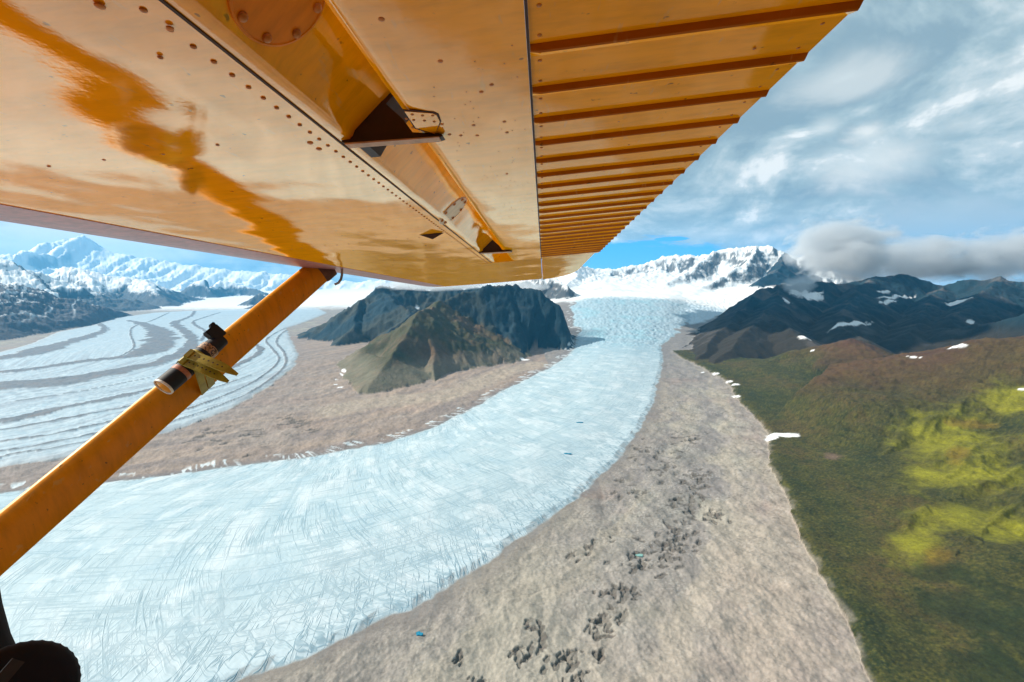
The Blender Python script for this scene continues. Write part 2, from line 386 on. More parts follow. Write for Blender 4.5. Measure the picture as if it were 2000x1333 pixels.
# left glacier lies a little proud, main glacier has a convex surface, its surface crevassed
cm = sm(sg_main, 0, 30)
bulge = 24 * sm(sg_main, 0, 330) + 5 * cm
ogive = sc + (tc / 640.0) ** 2 * 330 * np.sign(1)
marg = np.exp(-np.clip(sg_main, 0, None) / 170.0); marg_r = marg * (tc > 0) if True else marg
if tc[np.argmin((X - 900) ** 2 + (Y - 2800) ** 2)] < 0: tc = -tc
marg_r = marg * (tc > 0)
fw = fbm(X / 130, Y / 130, 3, 90)
l1 = np.abs(pn((ogive + 18 * fw) / 46, tc / 380, 91)); l1 = 1 - sm(l1, .0, .10)
l1b = np.abs(pn((ogive + 8 * fw) / 15, tc / 210, 191)); l1b = 1 - sm(l1b, .0, .18)
l2 = np.abs(pn((sc + 20 * fw) / 520, (tc * 1.0 + sc * .10 + 12 * fw) / 30, 92)); l2 = 1 - sm(l2, 0, .15)
l3 = np.abs(pn((sc + .35 * sg_main + 9 * fw) / 15, sg_main / 75, 93)); l3 = 1 - sm(l3, 0, .17)
l3b = np.abs(pn((sc + .5 * sg_main + 12 * fw) / 38, sg_main / 90, 94)); l3b = 1 - sm(l3b, 0, .13)
blk = pn(ogive / 90, tc / 130, 95)
patchy = sm(fbm(X / 160, Y / 160, 3, 96), -.15, .35)
icefall = (1 - sm(Y, 6400, 7300)) * sm(Y, 3900, 4600) * sm(sg_main, -20, 60)
ser = .6 * rfbm(X / 95, Y / 75, 4, 97, .6) + .4 * rfbm(X / 30, Y / 40, 2, 197)
crev = np.clip(.34 * l1 + .26 * l1b * patchy + .42 * l2 * (1 - marg) + 1.1 * (l3 * np.sqrt(marg_r)) + .9 * l3b * marg, 0, 1.4) * cm * (1 - sm(Y, 4200, 4800))
crev *= (.55 + .45 * sm(wob, -.3, .3))
fine = pn(X / 9, Y / 9, 98)
H += np.where(sg_main > 0, bulge + fine * .25 + icefall * (ser - .7) * 30 + 1.0 * blk, 0)
H += np.where((sg_trib > 0) & (sg_main <= 0), (ser - .7) * 40 * sm(sg_trib, 0, 60), 0)
# moraine relief: hummocks, ridges along the flow, ice-cliff pits
mor = (sg_main <= 0) & ~mtn & (sg_lg <= 0)
dm = -sg_main
hum = fbm(X / 95, Y / 95, 5, 110, .55); hum2 = rfbm(X / 45 + .6 * hum, Y / 45, 4, 120, .6)
H += np.where(mor, (hum * 12 + (hum2 - .7) * 4) * sm(dm, 0, 60) * (1 - .75 * sm(Y, 3000, 5000)), 0)
lgm = sm(sg_lg, 0, 40)
H += np.where(sg_lg > 0, 6 * lgm + 5 * fbm(X / 60, Y / 60, 4, 130), 0)

# ice cliffs: crescent pits in a belt down the middle of the moraine
pit_c = []
def hit(px, py):
    """first place where a sight line meets the terrain"""
    d = wdir(px, py); a = math.atan2(d[0], d[1]); j = int(np.argmin(np.abs(az_ - a)))
    col = Hg[:, j]; k = np.where(col >= rr * (d[2] / math.hypot(d[0], d[1])))[0]
    i = k[0] if len(k) else NR - 1
    return np.array([rr[i] * math.sin(a), rr[i] * math.cos(a), col[i]])
Hg = H.reshape(NR, NA)
belt = [(1345, 850, 30, 10), (1300, 905, 40, 12), (1360, 940, 30, 16), (1340, 990, 30, 14), (1320, 1060, 45, 18), (1295, 1085, 45, 16), (1240, 1090, 30, 10), (1200, 1165, 26, 12),
        (1180, 1215, 28, 12), (1050, 1230, 18, 4), (1020, 1280, 22, 8), (1100, 1290, 30, 8), (1170, 1280, 10, 3), (900, 1290, 14, 4), (940, 1320, 18, 3), (1260, 870, 30, 8),
        (1230, 960, 40, 8), (1150, 1080, 30, 5), (1390, 1010, 25, 8), (580, 822, 22, 9), (400, 850, 30, 5), (470, 850, 30, 4), (1120, 1320, 20, 4)]
pits = np.zeros(N); pitw = np.zeros(N)
prs = random.Random(11)
for (bx, by, spread, n) in belt:
    for _ in range(int(n * 1.9)):
        c = G(bx + prs.gauss(0, spread * .7), by + prs.gauss(0, spread * .45))
        ra = prs.uniform(2.6, 8.0) * (1.7 if by < 860 and bx < 700 else 1) * (1 if by > 1000 else 1.25); th = prs.gauss(.9, .6); el_ = prs.uniform(1.2, 3.2)
        idx = np.where((np.abs(X - c[0]) < 60) & (np.abs(Y - c[1]) < 60))[0]
        if not len(idx): continue
        u = (X[idx] - c[0]) * math.cos(th) + (Y[idx] - c[1]) * math.sin(th); v = -(X[idx] - c[0]) * math.sin(th) + (Y[idx] - c[1]) * math.cos(th)
        u = u + 6 * wob2[idx]; v = v + 7 * hum[idx]
        e = (u / ra / el_) ** 2 + (v / ra) ** 2 + .8 * fine[idx] + .5 * wob2[idx]
        mk = sm(e, 1.15, .75); mk = 1 - sm(e, .75, 1.1)
        pits[idx] = np.maximum(pits[idx], mk)
        H[idx] -= mk * 3.0 * (v / ra * .7 + .6)
pits *= mor
Hg = H.reshape(NR, NA)

# ------------------------------------------------------------------ surface colour of each place (own colour, shade painted into the ice pits and low spurs)
col = np.zeros((N, 3))
def lay(mask, c):
    m = np.clip(mask, 0, 1)[:, None]; col[:] = col * (1 - m) + np.asarray(c) * m
c1 = fbm(X / 330, Y / 330, 4, 140); c2 = fbm(X / 90, Y / 90, 5, 150, .6); c3 = fbm(X / 500 + 3, Y / 260, 3, 160); c4 = fbm(X / 22, Y / 22, 4, 170, .6) * (1 - .8 * sm(R, 4500, 9000))
# bare moraine
lay(np.ones(N), (.30, .27, .245))
lay(sm(c1, -.1, .45), (.36, .335, .275)); lay(sm(c2, .1, .6) * .7, (.41, .37, .31)); lay(sm(-c2, .15, .6) * .6, (.20, .18, .17))
lay(sm(c3, .05, .5) * .55, (.36, .25, .21))
sw = fbm(X / 120 + 1.5 * c1, Y / 60 + 1.5 * c3, 4, 175, .55)
lay(sm(sw, .1, .4) * .5, (.37, .33, .27)); lay(sm(-sw, .1, .4) * .45, (.20, .18, .165))
lay(sm(c4, .12, .5) * .3, (.19, .175, .16)); lay(sm(-c4, .15, .5) * .25, (.38, .36, .31))
bd = pn(dm / 110 + 1.3 * c1, sc / 1300, 177) + .4 * pn(dm / 38 + 2 * c1, sc / 500, 178)
lay(sm(bd, .1, .45) * .6 * (X > -500), (.20, .185, .18)); lay(sm(-bd, .1, .45) * .55 * (X > -500), (.40, .345, .27))
rub = sm(pn(X / 5.5, Y / 5.5, 179) + .5 * c2, .28, .5)
blk2 = sm(pn(X / 7, Y / 7, 183) * pn(X / 60, Y / 60, 184) * 3, .35, .6) * (R < 2600)
lay(blk2 * .6, (.13, .12, .11)); lay(sm(pn(X / 6, Y / 6, 185) * pn(X / 80, Y / 80, 186) * 3, .4, .6) * .5 * (R < 2600), (.50, .47, .42))
lay(rub * .5 * (dm < 260), (.15, .13, .12))
lay((1 - sm(R, 700, 1500)) * (.35 + .4 * sm(c1, -.2, .3)), (.36, .32, .26))
lay(np.exp(-np.clip(dm, 0, None) / 90) * .6 * (sg_hill < 0), (.20, .17, .155))
lay(sm(Y, 2400, 4000) * .7 * (X > 0), (.215, .205, .205))
lay((1 - sm(np.abs(dm - 700), 0, 500)) * .35 * (X > 0), (.38, .28, .235))
for a_, b_, k_ in ((210, 292, .014), (90, 293, .018)):
    lay((1 - sm(np.abs(fbm(X / a_, Y / a_, 3, b_) - .06), 0, k_)) * .45 * sm(c1, -.2, .2), (.15, .135, .125))
col *= .88
# left moraine: warmer
leftm = mor & (X < 300) & (sg_main < 0) & (np.hypot(X + 900, Y - 2300) < 3500) & (Y > 1300)
lay(leftm * (.5 + .3 * sm(c1, -.3, .3)), (.27, .20, .16))
fl = pn(dm / 60 + .5 * wob, sc / 900, 171)
lay(leftm * sm(fl, .15, .5) * .5, (.18, .15, .14)); lay(leftm * sm(-fl, .2, .5) * .45, (.36, .27, .205))
lay(leftm * np.exp(-np.clip(dm, 0, None) / 45) * .8, (.14, .13, .13))
lay(leftm * np.exp(-np.clip(-sg_lg, 0, None) / 150) * .5, (.22, .19, .18))
lay(pits * .8 * (.75 + .35 * sm(c4, -.3, .3)), (.075, .068, .058))  # dark cliff colour with the shadow of the hollows painted in
lay(pits * sm(c4, .1, .4) * .6, (.16, .13, .11))

# rock kinds
alt = H
slope_x = np.gradient(Hg, axis=0) / np.gradient(rr)[:, None]
slope_a = np.gradient(Hg, axis=1) / (rr[:, None] * np.gradient(az_)[None, :])
Hs = Hg.copy()
for _ in range(5):
    Hs[1:-1] = (Hs[:-2] + 2 * Hs[1:-1] + Hs[2:]) / 4; Hs = (np.roll(Hs, 1, 1) + 2 * Hs + np.roll(Hs, -1, 1)) / 4
slope_x = np.gradient(Hs, axis=0) / np.gradient(rr)[:, None]; slope_a = np.gradient(Hs, axis=1) / (rr[:, None] * np.gradient(az_)[None, :])
slo = np.hypot(slope_x, slope_a).ravel()
c2 = c2 * (1 - .7 * sm(R, 6500, 11000))
mt = mtn.astype(float)
def kd(k): return ((kindv == k) & mtn).astype(float)
streak = rfbm(X / 70, Y / 140, 4, 180, .6)
k1 = kd(1)
lay(k1, (.011, .034, .047)); lay(k1 * sm(c2, .05, .5) * .7, (.032, .048, .055)); lay(k1 * sm(c3, .1, .5) * .5, (.045, .045, .044))
lay(k1 * sm(-slo, -.42, -.2) * .6 * sm(c1, -.1, .3), (.09, .075, .065))
lay(k1 * (X > 0) * sm(H, -330, -620) if False else k1 * (X > 1500) * (1 - sm(H, -520, -330)) * .85, (.055, .040, .022))
lay(k1 * (X > 1800) * sm(c1, .12, .4) * .55, (.15, .13, .12))
lay(k1 * (X < -150) * (Y < 6000) * sm(c3 + .4 * c1, -.3, .2) * .6, (.050, .052, .036))
col *= (1 - .45 * k1 * (X > 900) * (1 - sm(H, -420, -250)))[:, None]  # low right-hand spurs darkened in the colour to tone down their sunlight
k0 = kd(0)
lay(k0, (.060, .056, .026)); lay(k0 * sm(c2, 0, .5) * .7, (.13, .085, .045)); lay(k0 * sm(-c2, .0, .5) * .7, (.04, .052, .022)); lay(k0 * sm(c3, .0, .4) * .5, (.14, .075, .045))
# pale scree foot of the island towards the glacier
dfoot, _, _, _ = near([G(*q)[:2] for q in ((660, 800), (700, 790), (780, 782), (860, 775), (920, 755), (980, 730), (1050, 712))], X, Y)
foot = (1 - sm(dfoot + 40 * wob, 60, 150)) * (sg_main < 0)
lay(foot * (.5 + .5 * sm(pn(sc / 14, sg_main / 200, 181), -.2, .2)) , (.34, .28, .22))
lay(k0 * (1 - sm(rise, 50, 150)) * sm(-H, 500, 560) * .3, (.34, .30, .23))
k4 = kd(4)
lay(k4, (.085, .088, .095)); lay(k4 * sm(c2, .05, .4) * .8, (.055, .075, .095)); lay(k4 * sm(c3, .1, .4) * .4, (.15, .125, .115))
# green hillside
k2 = kd(2)
g1 = fbm(X / 260, Y / 420, 5, 200, .6); g2 = fbm(X / 38, Y / 55, 5, 210, .65); g3 = fbm(X / 9, Y / 9, 3, 215, .6)
lay(k2, (.058, .056, .014)); lay(k2 * sm(g1, .0, .35) * .8, (.090, .062, .020)); lay(k2 * sm(-g1, .0, .4) * .8, (.026, .038, .010))
lay(k2 * sm(g2, .05, .45) * .6, (.085, .082, .012)); lay(k2 * sm(-g2, .05, .4) * .75, (.020, .032, .010))
g4 = pn(X / 5, Y / 5, 216)
lay(k2 * sm(g3 + .5 * g4, .05, .45) * .55, (.12, .11, .022)); lay(k2 * sm(-g3 - .5 * g4, .1, .45) * .7, (.014, .026, .007))
upper = sm(H + 60 * c1, -600, -480) * sm(Y, 1500, 2500)
lay(k2 * upper * .85, (.115, .054, .024)); lay(k2 * upper * sm(g2, .0, .4) * .6, (.105, .075, .022)); lay(k2 * upper * sm(-g1, .0, .3) * .7, (.085, .040, .026))
scarp = (1 - sm(np.abs(sg_hill + 12 + 14 * wob2), 8, 22)) * (Y < 3900) * sm(fbm(X / 45, Y / 45, 3, 270), -.35, .1)
lay(scarp * .5, (.30, .26, .21))
lay((1 - sm(np.abs(sg_hill + 45), 10, 40)) * sm(c4, .05, .3) * .5 * (Y < 3900), (.17, .14, .11))
col *= (1 - .25 * k2)[:, None]
def patch(lst, colr, soft=.5, k=1.0, base=None, nz=.5):
    for (px, py, wpx, hpx) in lst:
        c = hit(px, py); e1 = hit(px + wpx, py); e2 = hit(px, py - hpx); e3 = hit(px, py + hpx)
        ax = e1 - c; ay = (e2 - e3) / 2; la = max(np.hypot(ax[0], ax[1]), 1); lb = max(min(np.hypot(ay[0], ay[1]), la * 2.5), la * .12, 3)
        if colr[0] > .6: lb = min(lb, la * 1.2)
        u_, v_ = ax[:2] / la, ay[:2] / lb if np.hypot(ay[0], ay[1]) > 1 else np.array([0, 1.0])
        v_ = v_ / np.hypot(*v_)
        lim = 1.8 * wpx * np.hypot(c[0], c[1]) / F + 2; la = min(la, lim); lb = min(lb, lim)
        idx = np.where(np.hypot(X - c[0], Y - c[1]) < 2.2 * max(la, lb))[0]
        dx, dy = X[idx] - c[0], Y[idx] - c[1]; det = u_[0] * v_[1] - u_[1] * v_[0]
        if abs(det) < .2: v_ = np.array([-u_[1], u_[0]]); det = 1
        a = (dx * v_[1] - dy * v_[0]) / det / la; b = (dy * u_[0] - dx * u_[1]) / det / lb
        e = np.hypot(a, b) + nz * (c2[idx] * .9 + g2[idx] * .7)
        m = (1 - sm(e, 1 - soft, 1 + soft * .3)) * k
        if base is not None: m = m * base[idx]
        col[idx] = col[idx] * (1 - m[:, None]) + np.asarray(colr) * m[:, None]
        snow_at[idx] = np.maximum(snow_at[idx], m if colr[0] > .6 else 0)
snow_at = np.zeros(N)
patch([(1850, 870, 125, 70), (1930, 930, 90, 40), (1970, 780, 90, 40), (1880, 1010, 130, 30), (1790, 1060, 60, 45), (1990, 1040, 60, 25), (1810, 930, 60, 30)], (.18, .17, .010), .95, .95, k2, .8)
patch([(1830, 1090, 30, 25), (1870, 890, 30, 20), (1900, 830, 60, 10)], (.15, .09, .01), .6, .6, k2, .8)
patch([(1625, 893, 20, 8)], (.16, .10, .08), .6, .6, k2, .9)
patch([(1905, 1190, 120, 70), (1990, 1250, 120, 70), (1850, 1120, 80, 25), (1960, 1310, 120, 60)], (.016, .024, .007), .6, .75, k2, 1.0)

# ice of the main glacier
im = sm(sg_main, -4, 10)
lay(im, (.42, .52, .555))
wh = sm(blk + .5 * c2, .1, .45) * (.4 + .6 * patchy)
lay(im * wh * .8, (.56, .62, .64)); lay(im * sm(-blk + .4 * c2, .15, .5) * .45, (.34, .46, .52))
lay(im * marg_r * .5, (.54, .60, .63))
lay(im * np.clip(crev, 0, 1) * .0, (.12, .23, .28))
lay(im * sm(c4, .1, .5) * .25, (.58, .64, .66))
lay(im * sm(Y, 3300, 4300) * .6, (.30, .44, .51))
lay(icefall * .65, (.33, .44, .50)); lay(icefall * sm(ser, .72, .9) * .55, (.48, .57, .61)); lay(icefall * sm(-ser, -.62, -.45) * .45, (.22, .34, .40))
lay(icefall * sm(c1 + .4 * c2, .0, .3) * .6, (.27, .46, .53)); lay(icefall * sm(-tc, -500, 100) * 0, (.3, .3, .3))
lay(icefall * sm(tc, 100, 500) * .45, (.36, .42, .46))
back_bounce = sm(-Y, 300, 900)  # bright ground added behind the camera to bounce light onto the wing
lay(back_bounce * (sg_hill < 0), (.56, .63, .66))
# dirty rim: rubble between serac blades on both margins
rim = np.exp(-np.clip(sg_main, 0, None) / 22) * (sg_main > 0)
tooth = sm(pn(sc / 16 + .6 * sg_main / 16, sg_main / 200, 220), -.05, .15)
lay(np.where(sg_main > -22, 1, 0) * np.where(sg_main < 24, 1, 0) * tooth * .5 * (Y < 5200), (.20, .19, .18))
dv = np.where((sg_main < 0) & (sg_main > -75), 1, 0) * sm(pn(sc / 22 + .5 * sg_main / 20, sg_main / 140, 221), .12, .28) * sm(pn(X / 120, Y / 120, 222), -.2, .2) * (tc < 0)
lay(dv * .85, (.60, .66, .68))
# tributary
tm = sm(sg_trib, -20, 60) * (1 - im)
lay(tm, (.50, .60, .66)); lay(tm * sm(ser, .7, .9) * .5, (.72, .78, .8)); lay(tm * sm(c2, .2, .5) * .4, (.25, .28, .30))
# striped glacier
lg = sm(sg_lg, -5, 25)
lay(lg, (.38, .47, .52)); lay(lg * sm(c4 + .5 * c2, 0, .4) * .5, (.50, .56, .59)); lay(lg * sm(-c2 - .3 * c4, .05, .4) * .45, (.28, .40, .47))
stripes = [
    ([(-400, 800), (0, 757), (150, 742), (300, 712), (345, 696), (368, 682), (375, 665), (362, 650), (345, 638), (343, 631), (358, 626), (375, 618), (380, 608)], [150, 150, 125, 75, 62, 55, 48, 48, 50, 50, 40, 30, 25]),
    ([(-400, 730), (0, 702), (110, 677), (180, 657), (205, 645), (195, 634), (205, 626)], [130, 120, 95, 60, 40, 30, 25]),
    ([(-400, 760), (0, 729), (75, 721), (170, 707), (255, 698), (300, 683), (315, 662), (305, 645), (275, 634), (250, 628)], [60, 55, 45, 60, 85, 120, 120, 90, 55, 35]),
    ([(-400, 880), (0, 827), (112, 801), (225, 779), (320, 757), (412, 735), (470, 712), (502, 693), (509, 681), (494, 672), (480, 660)], [55, 45, 40, 38, 30, 28, 28, 28, 26, 22, 20]),
    ([(-400, 895), (0, 843), (150, 816), (262, 794), (400, 765), (490, 735)], [18, 16, 14, 10, 8, 6]),
    ([(-400, 915), (0, 866), (112, 850), (210, 827), (330, 800)], [16, 14, 12, 9, 6]),
    ([(-200, 900), (0, 885), (130, 862), (260, 832), (400, 790), (500, 745), (545, 705), (530, 680), (520, 665), (540, 650), (560, 640)], [14, 12, 12, 10, 9, 9, 9, 12, 12, 10, 10]),
    ([(300, 838), (420, 798), (500, 762), (555, 718), (555, 690), (540, 668), (555, 648), (590, 630)], [6, 7, 8, 10, 12, 12, 12, 10]),
    ([(230, 700), (262, 680), (255, 655), (262, 640), (300, 627), (330, 612)], [8, 9, 10, 14, 16, 14]),
    ([(-100, 960), (0, 897), (100, 880), (200, 858), (300, 830)], [12, 10, 9, 8, 5]),
    ([(392, 668), (402, 650), (385, 640), (378, 630), (400, 622), (430, 612)], [16, 22, 24, 20, 20, 16]),
    ([(0, 790), (150, 768), (300, 738)], [5, 8, 4]),
]
stv = np.zeros(N)
for (pl, ws) in stripes:
    q = np.array([np.append(G(*p)[:2], wv * (1.25 if wv > 40 else 1.05)) for p, wv in zip(pl, ws)]); q = spline(q, 5)
    d, s, sg_, (wv,) = near_in(sg_lg > -60, q, X, Y)
    d = d + (30 * wob2 + 14 * pn(X / 22, Y / 22, 290)) * sm(wv, 4, 50) + 45 * wob * sm(wv, 10, 80) + wv * .5 * pn(s / 240, wv * 0 + len(pl), 291)
    stv = np.maximum(stv, 1 - sm(d, wv * .82, wv * 1.1))
lay(lg * stv, (.155, .175, .195)); lay(lg * stv * sm(c2, .05, .4) * .6, (.19, .165, .16)); lay(lg * stv * sm(-c2, .05, .4) * .6, (.09, .125, .155))
dlg, slg, sgl_, _ = near_in(sg_lg > -60, spline([G(*p)[:2] for p in stripes[3][0]], 5), X, Y)
fol = pn(dlg * sgl_ / 15, slg / 700, 230); fol2 = pn(dlg * sgl_ / 42, slg / 900, 231)
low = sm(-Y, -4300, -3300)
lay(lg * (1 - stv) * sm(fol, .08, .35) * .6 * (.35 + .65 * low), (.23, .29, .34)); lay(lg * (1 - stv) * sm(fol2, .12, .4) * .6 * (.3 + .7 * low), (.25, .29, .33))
lay(lg * np.exp(-np.clip(sg_lg, 0, None) / 60) * .5, (.35, .33, .32))
H += np.where(sg_lg > 0, stv * 5, 0)
# snow
alt_n = H + 160 * c1 + 90 * c2 + 100 * (X < -1000)
s3 = kd(3)
k4s = k4 * sm(H + 250 * (streak - .7) + 260 * c1 - 200 * slo, -400, -230) * sm(streak + .3 * c2, .62, .8) * (X < -1500)
lay(k4s, (.80, .80, .79))
k4s2 = k4 * (1 - sm(np.abs(pn(X / 420 + Y / 700, Y / 1500 - X / 2000, 260)), .0, .07)) * sm(H, -620, -400) * (X < -1500)
lay(k4s2 * .9, (.78, .79, .79))
lay(s3, (.085, .095, .10)); lay(s3 * sm(c2, .1, .4) * .5, (.17, .12, .10))
snf = sm(alt_n - 300 * np.clip(slo - .55, 0, 1.2) * 1.6 + 130 * (streak - .7), -330, -200) * (1 - .88 * sm(slo + .35 * c4 + .3 * (1 - streak) + .5 * fbm(X / 260, H / 90, 4, 280), .80, .92))
strat = sm(pn(X / 900, H / 26 + .8 * c1, 240), -.1, .15)
snf = snf * (1 - .8 * s3 * (1 - strat) * sm(slo, .45, .75) * (X > 0))
sn3 = s3 * np.clip(snf, 0, 1)
lay(sn3, (.80, .80, .79))
s5 = kd(5); lay(s5, (.80, .80, .79)); lay(s5 * sm(slo + .3 * c2, .85, 1.1) * .7, (.12, .14, .16))
flat_snow = (~mtn) * np.maximum(sm(Y + 900 * wob, 9300, 11500), sm(Y + 200 * wob, 6500, 6900) * (X > 200) * (X < 5200)) * (1 - stv * sm(sg_lg, 0, 20))
lay(flat_snow, (.80, .80, .79)); lay(flat_snow * sm(c2, .2, .6) * .25, (.62, .72, .78))
snow_at = np.maximum.reduce([snow_at, sn3, k4s, k4s2, flat_snow, s5])
# lingering snow patches
patch([(1660, 633, 42, 3), (1680, 630, 16, 2.5), (1750, 582, 36, 5), (1735, 588, 18, 4), (1725, 572, 14, 3), (1575, 580, 34, 6), (1560, 570, 18, 4), (1590, 574, 20, 4), (1538, 588, 4, 6),
       (1784, 699, 17, 2), (1870, 676, 20, 2), (1572, 658, 5, 1.6), (1587, 685, 4, 1.6), (1528, 851, 32, 4), (1508, 855, 14, 5), (1438, 752, 8, 3), (1425, 746, 8, 2), (1437, 776, 10, 3),
       (1398, 731, 7, 3), (1372, 728, 4, 3), (1894, 632, 8, 2), (1870, 592, 8, 5), (1995, 762, 8, 2)], (.80, .80, .80), .3, 1.0, None, .6)
patch([(667, 733, 7, 2), (672, 725, 5, 3), (656, 743, 4, 1.5), (655, 752, 4, 1.5), (664, 757, 6, 1.5), (1025, 703, 10, 2), (815, 603, 5, 3)], (.86, .87, .88), .3, 1.0, None, .3)

# ---- build the terrain objects from the survey grid
Z = H.copy()
co = np.stack([X, Y, Z], 1).astype(np.float32)
ii, jj = np.meshgrid(np.arange(NR - 1), np.arange(NA - 1), indexing='ij')
v00 = (ii * NA + jj).ravel(); quads = np.stack([v00, v00 + NA, v00 + NA + 1, v00 + 1], 1).astype(np.int32)

m_ter, t = newmat('terrain')
ca = t.n('ShaderNodeVertexColor', layer_name='surface').outputs[0]
ia = t.n('ShaderNodeVertexColor', layer_name='wet'); isep = t.n('ShaderNodeSeparateColor', {0: ia.outputs[0]})
ice_a, grass_a, rock_a = isep.outputs[0], isep.outputs[1], isep.outputs[2]
pos = t.n('ShaderNodeNewGeometry').outputs['Position']
na_ = t.noise(pos, .13, 6, .7); nb_ = t.noise(pos, .02, 6, .65); nc_ = t.noise(pos, .5, 4, .7)
amp_ = t.math('ADD', t.math('MULTIPLY', grass_a, .5), t.math('SUBTRACT', .62, t.math('MULTIPLY', ice_a, .54)))
det = t.math('ADD', t.math('MULTIPLY', t.math('SUBTRACT', na_, .5), 1.5), t.math('MULTIPLY', t.math('SUBTRACT', nb_, .5), 1.2))
det = t.math('ADD', det, t.math('MULTIPLY', t.math('SUBTRACT', nc_, .5), .7))
fac = t.math('MAXIMUM', t.math('ADD', 1.0, t.math('MULTIPLY', det, amp_)), .25)
fc = t.n('ShaderNodeCombineColor', {0: fac, 1: fac, 2: fac}).outputs[0]
bc = t.mix(1.0, ca, fc, 'MULTIPLY')
fl_ = t.n('ShaderNodeSeparateColor', {0: t.n('ShaderNodeVertexColor', layer_name='flow').outputs[0]})
fs_, ft_, fg_ = [t.math('MULTIPLY', fl_.outputs[i], 1000.0) for i in range(3)]
icem = t.math('MULTIPLY', t.n('ShaderNodeVertexColor', layer_name='flow').outputs[1], 1.0)
og_ = t.math('ADD', fs_, t.math('MULTIPLY', t.math('POWER', t.math('DIVIDE', t.math('ABSOLUTE', ft_), 640.0), 2.0), 330.0))
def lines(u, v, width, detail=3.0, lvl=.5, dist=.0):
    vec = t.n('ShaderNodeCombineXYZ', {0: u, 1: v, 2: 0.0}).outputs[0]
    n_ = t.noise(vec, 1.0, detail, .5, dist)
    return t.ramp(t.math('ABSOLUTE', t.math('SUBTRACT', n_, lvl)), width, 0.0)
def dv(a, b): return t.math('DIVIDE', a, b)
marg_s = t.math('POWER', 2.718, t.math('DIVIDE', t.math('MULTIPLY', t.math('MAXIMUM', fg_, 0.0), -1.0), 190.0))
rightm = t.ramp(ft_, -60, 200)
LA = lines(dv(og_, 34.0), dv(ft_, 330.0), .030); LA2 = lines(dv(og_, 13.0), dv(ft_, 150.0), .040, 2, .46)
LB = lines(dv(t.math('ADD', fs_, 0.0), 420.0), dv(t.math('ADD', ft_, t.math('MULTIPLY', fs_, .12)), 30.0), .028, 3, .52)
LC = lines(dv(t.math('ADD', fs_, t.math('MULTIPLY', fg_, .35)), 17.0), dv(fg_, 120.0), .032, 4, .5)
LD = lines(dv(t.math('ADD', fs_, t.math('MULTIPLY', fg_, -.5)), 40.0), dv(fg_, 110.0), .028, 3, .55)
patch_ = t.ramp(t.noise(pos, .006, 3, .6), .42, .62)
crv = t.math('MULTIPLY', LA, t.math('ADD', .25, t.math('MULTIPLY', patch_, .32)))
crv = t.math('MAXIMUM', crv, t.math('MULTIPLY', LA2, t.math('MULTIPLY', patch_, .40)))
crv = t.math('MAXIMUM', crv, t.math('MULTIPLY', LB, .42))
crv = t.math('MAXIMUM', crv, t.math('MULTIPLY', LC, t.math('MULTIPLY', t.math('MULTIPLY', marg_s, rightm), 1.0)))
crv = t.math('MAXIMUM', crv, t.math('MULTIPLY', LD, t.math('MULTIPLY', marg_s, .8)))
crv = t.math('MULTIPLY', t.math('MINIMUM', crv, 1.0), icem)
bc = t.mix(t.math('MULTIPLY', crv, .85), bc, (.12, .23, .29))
# broad bright slabs between the crevasse sets
slab = t.noise(t.n('ShaderNodeCombineXYZ', {0: dv(og_, 60.0), 1: dv(ft_, 95.0), 2: 0.0}).outputs[0], 1.0, 3, .55)
bc = t.mix(t.math('MULTIPLY', t.math('MULTIPLY', t.ramp(slab, .54, .66), icem), .5), bc, (.62, .67, .69))
bst = t.math('SUBTRACT', 1.0, t.math('MULTIPLY', ice_a, .7))
b0 = t.n('ShaderNodeBump', {'Strength': t.math('MULTIPLY', rock_a, .9), 'Distance': 16.0, 'Height': t.noise(pos, .0075, 8, .62)}).outputs[0]
b1 = t.n('ShaderNodeBump', {'Strength': t.math('MULTIPLY', bst, t.math('ADD', .16, t.math('MULTIPLY', rock_a, .6))), 'Distance': 6.0, 'Height': t.noise(pos, .045, 7, .68), 'Normal': b0}).outputs[0]
b2 = t.n('ShaderNodeBump', {'Strength': t.math('MULTIPLY', bst, .35), 'Distance': 1.0, 'Height': na_, 'Normal': b1}).outputs[0]
b2 = t.n('ShaderNodeBump', {'Strength': .6, 'Distance': 1.8, 'Height': t.math('MULTIPLY', crv, -1.0), 'Normal': b2}).outputs[0]
rg = t.math('SUBTRACT', .95, t.math('MULTIPLY', ice_a, .3))
pb = t.n('ShaderNodeBsdfPrincipled', {'Base Color': bc, 'Roughness': rg, 'Normal': b2, 'Specular IOR Level': .3})
t.n('ShaderNodeOutputMaterial', {0: pb.outputs[0]})

ice_amt = np.clip(np.maximum.reduce([im, tm, lg * (1 - stv * .8), snow_at]), 0, 1)
att = np.stack([ice_amt, k2 * (1 - snow_at), mt, np.ones(N)], 1).astype(np.float32)
flo = np.stack([sc / 1000, tc / 1000, sg_flow / 1000, im * (1 - .8 * icefall) * (1 - sm(Y, 4600, 5600))], 1).astype(np.float32)
colr = np.concatenate([np.clip(col, .004, .95), np.ones((N, 1))], 1).astype(np.float32)

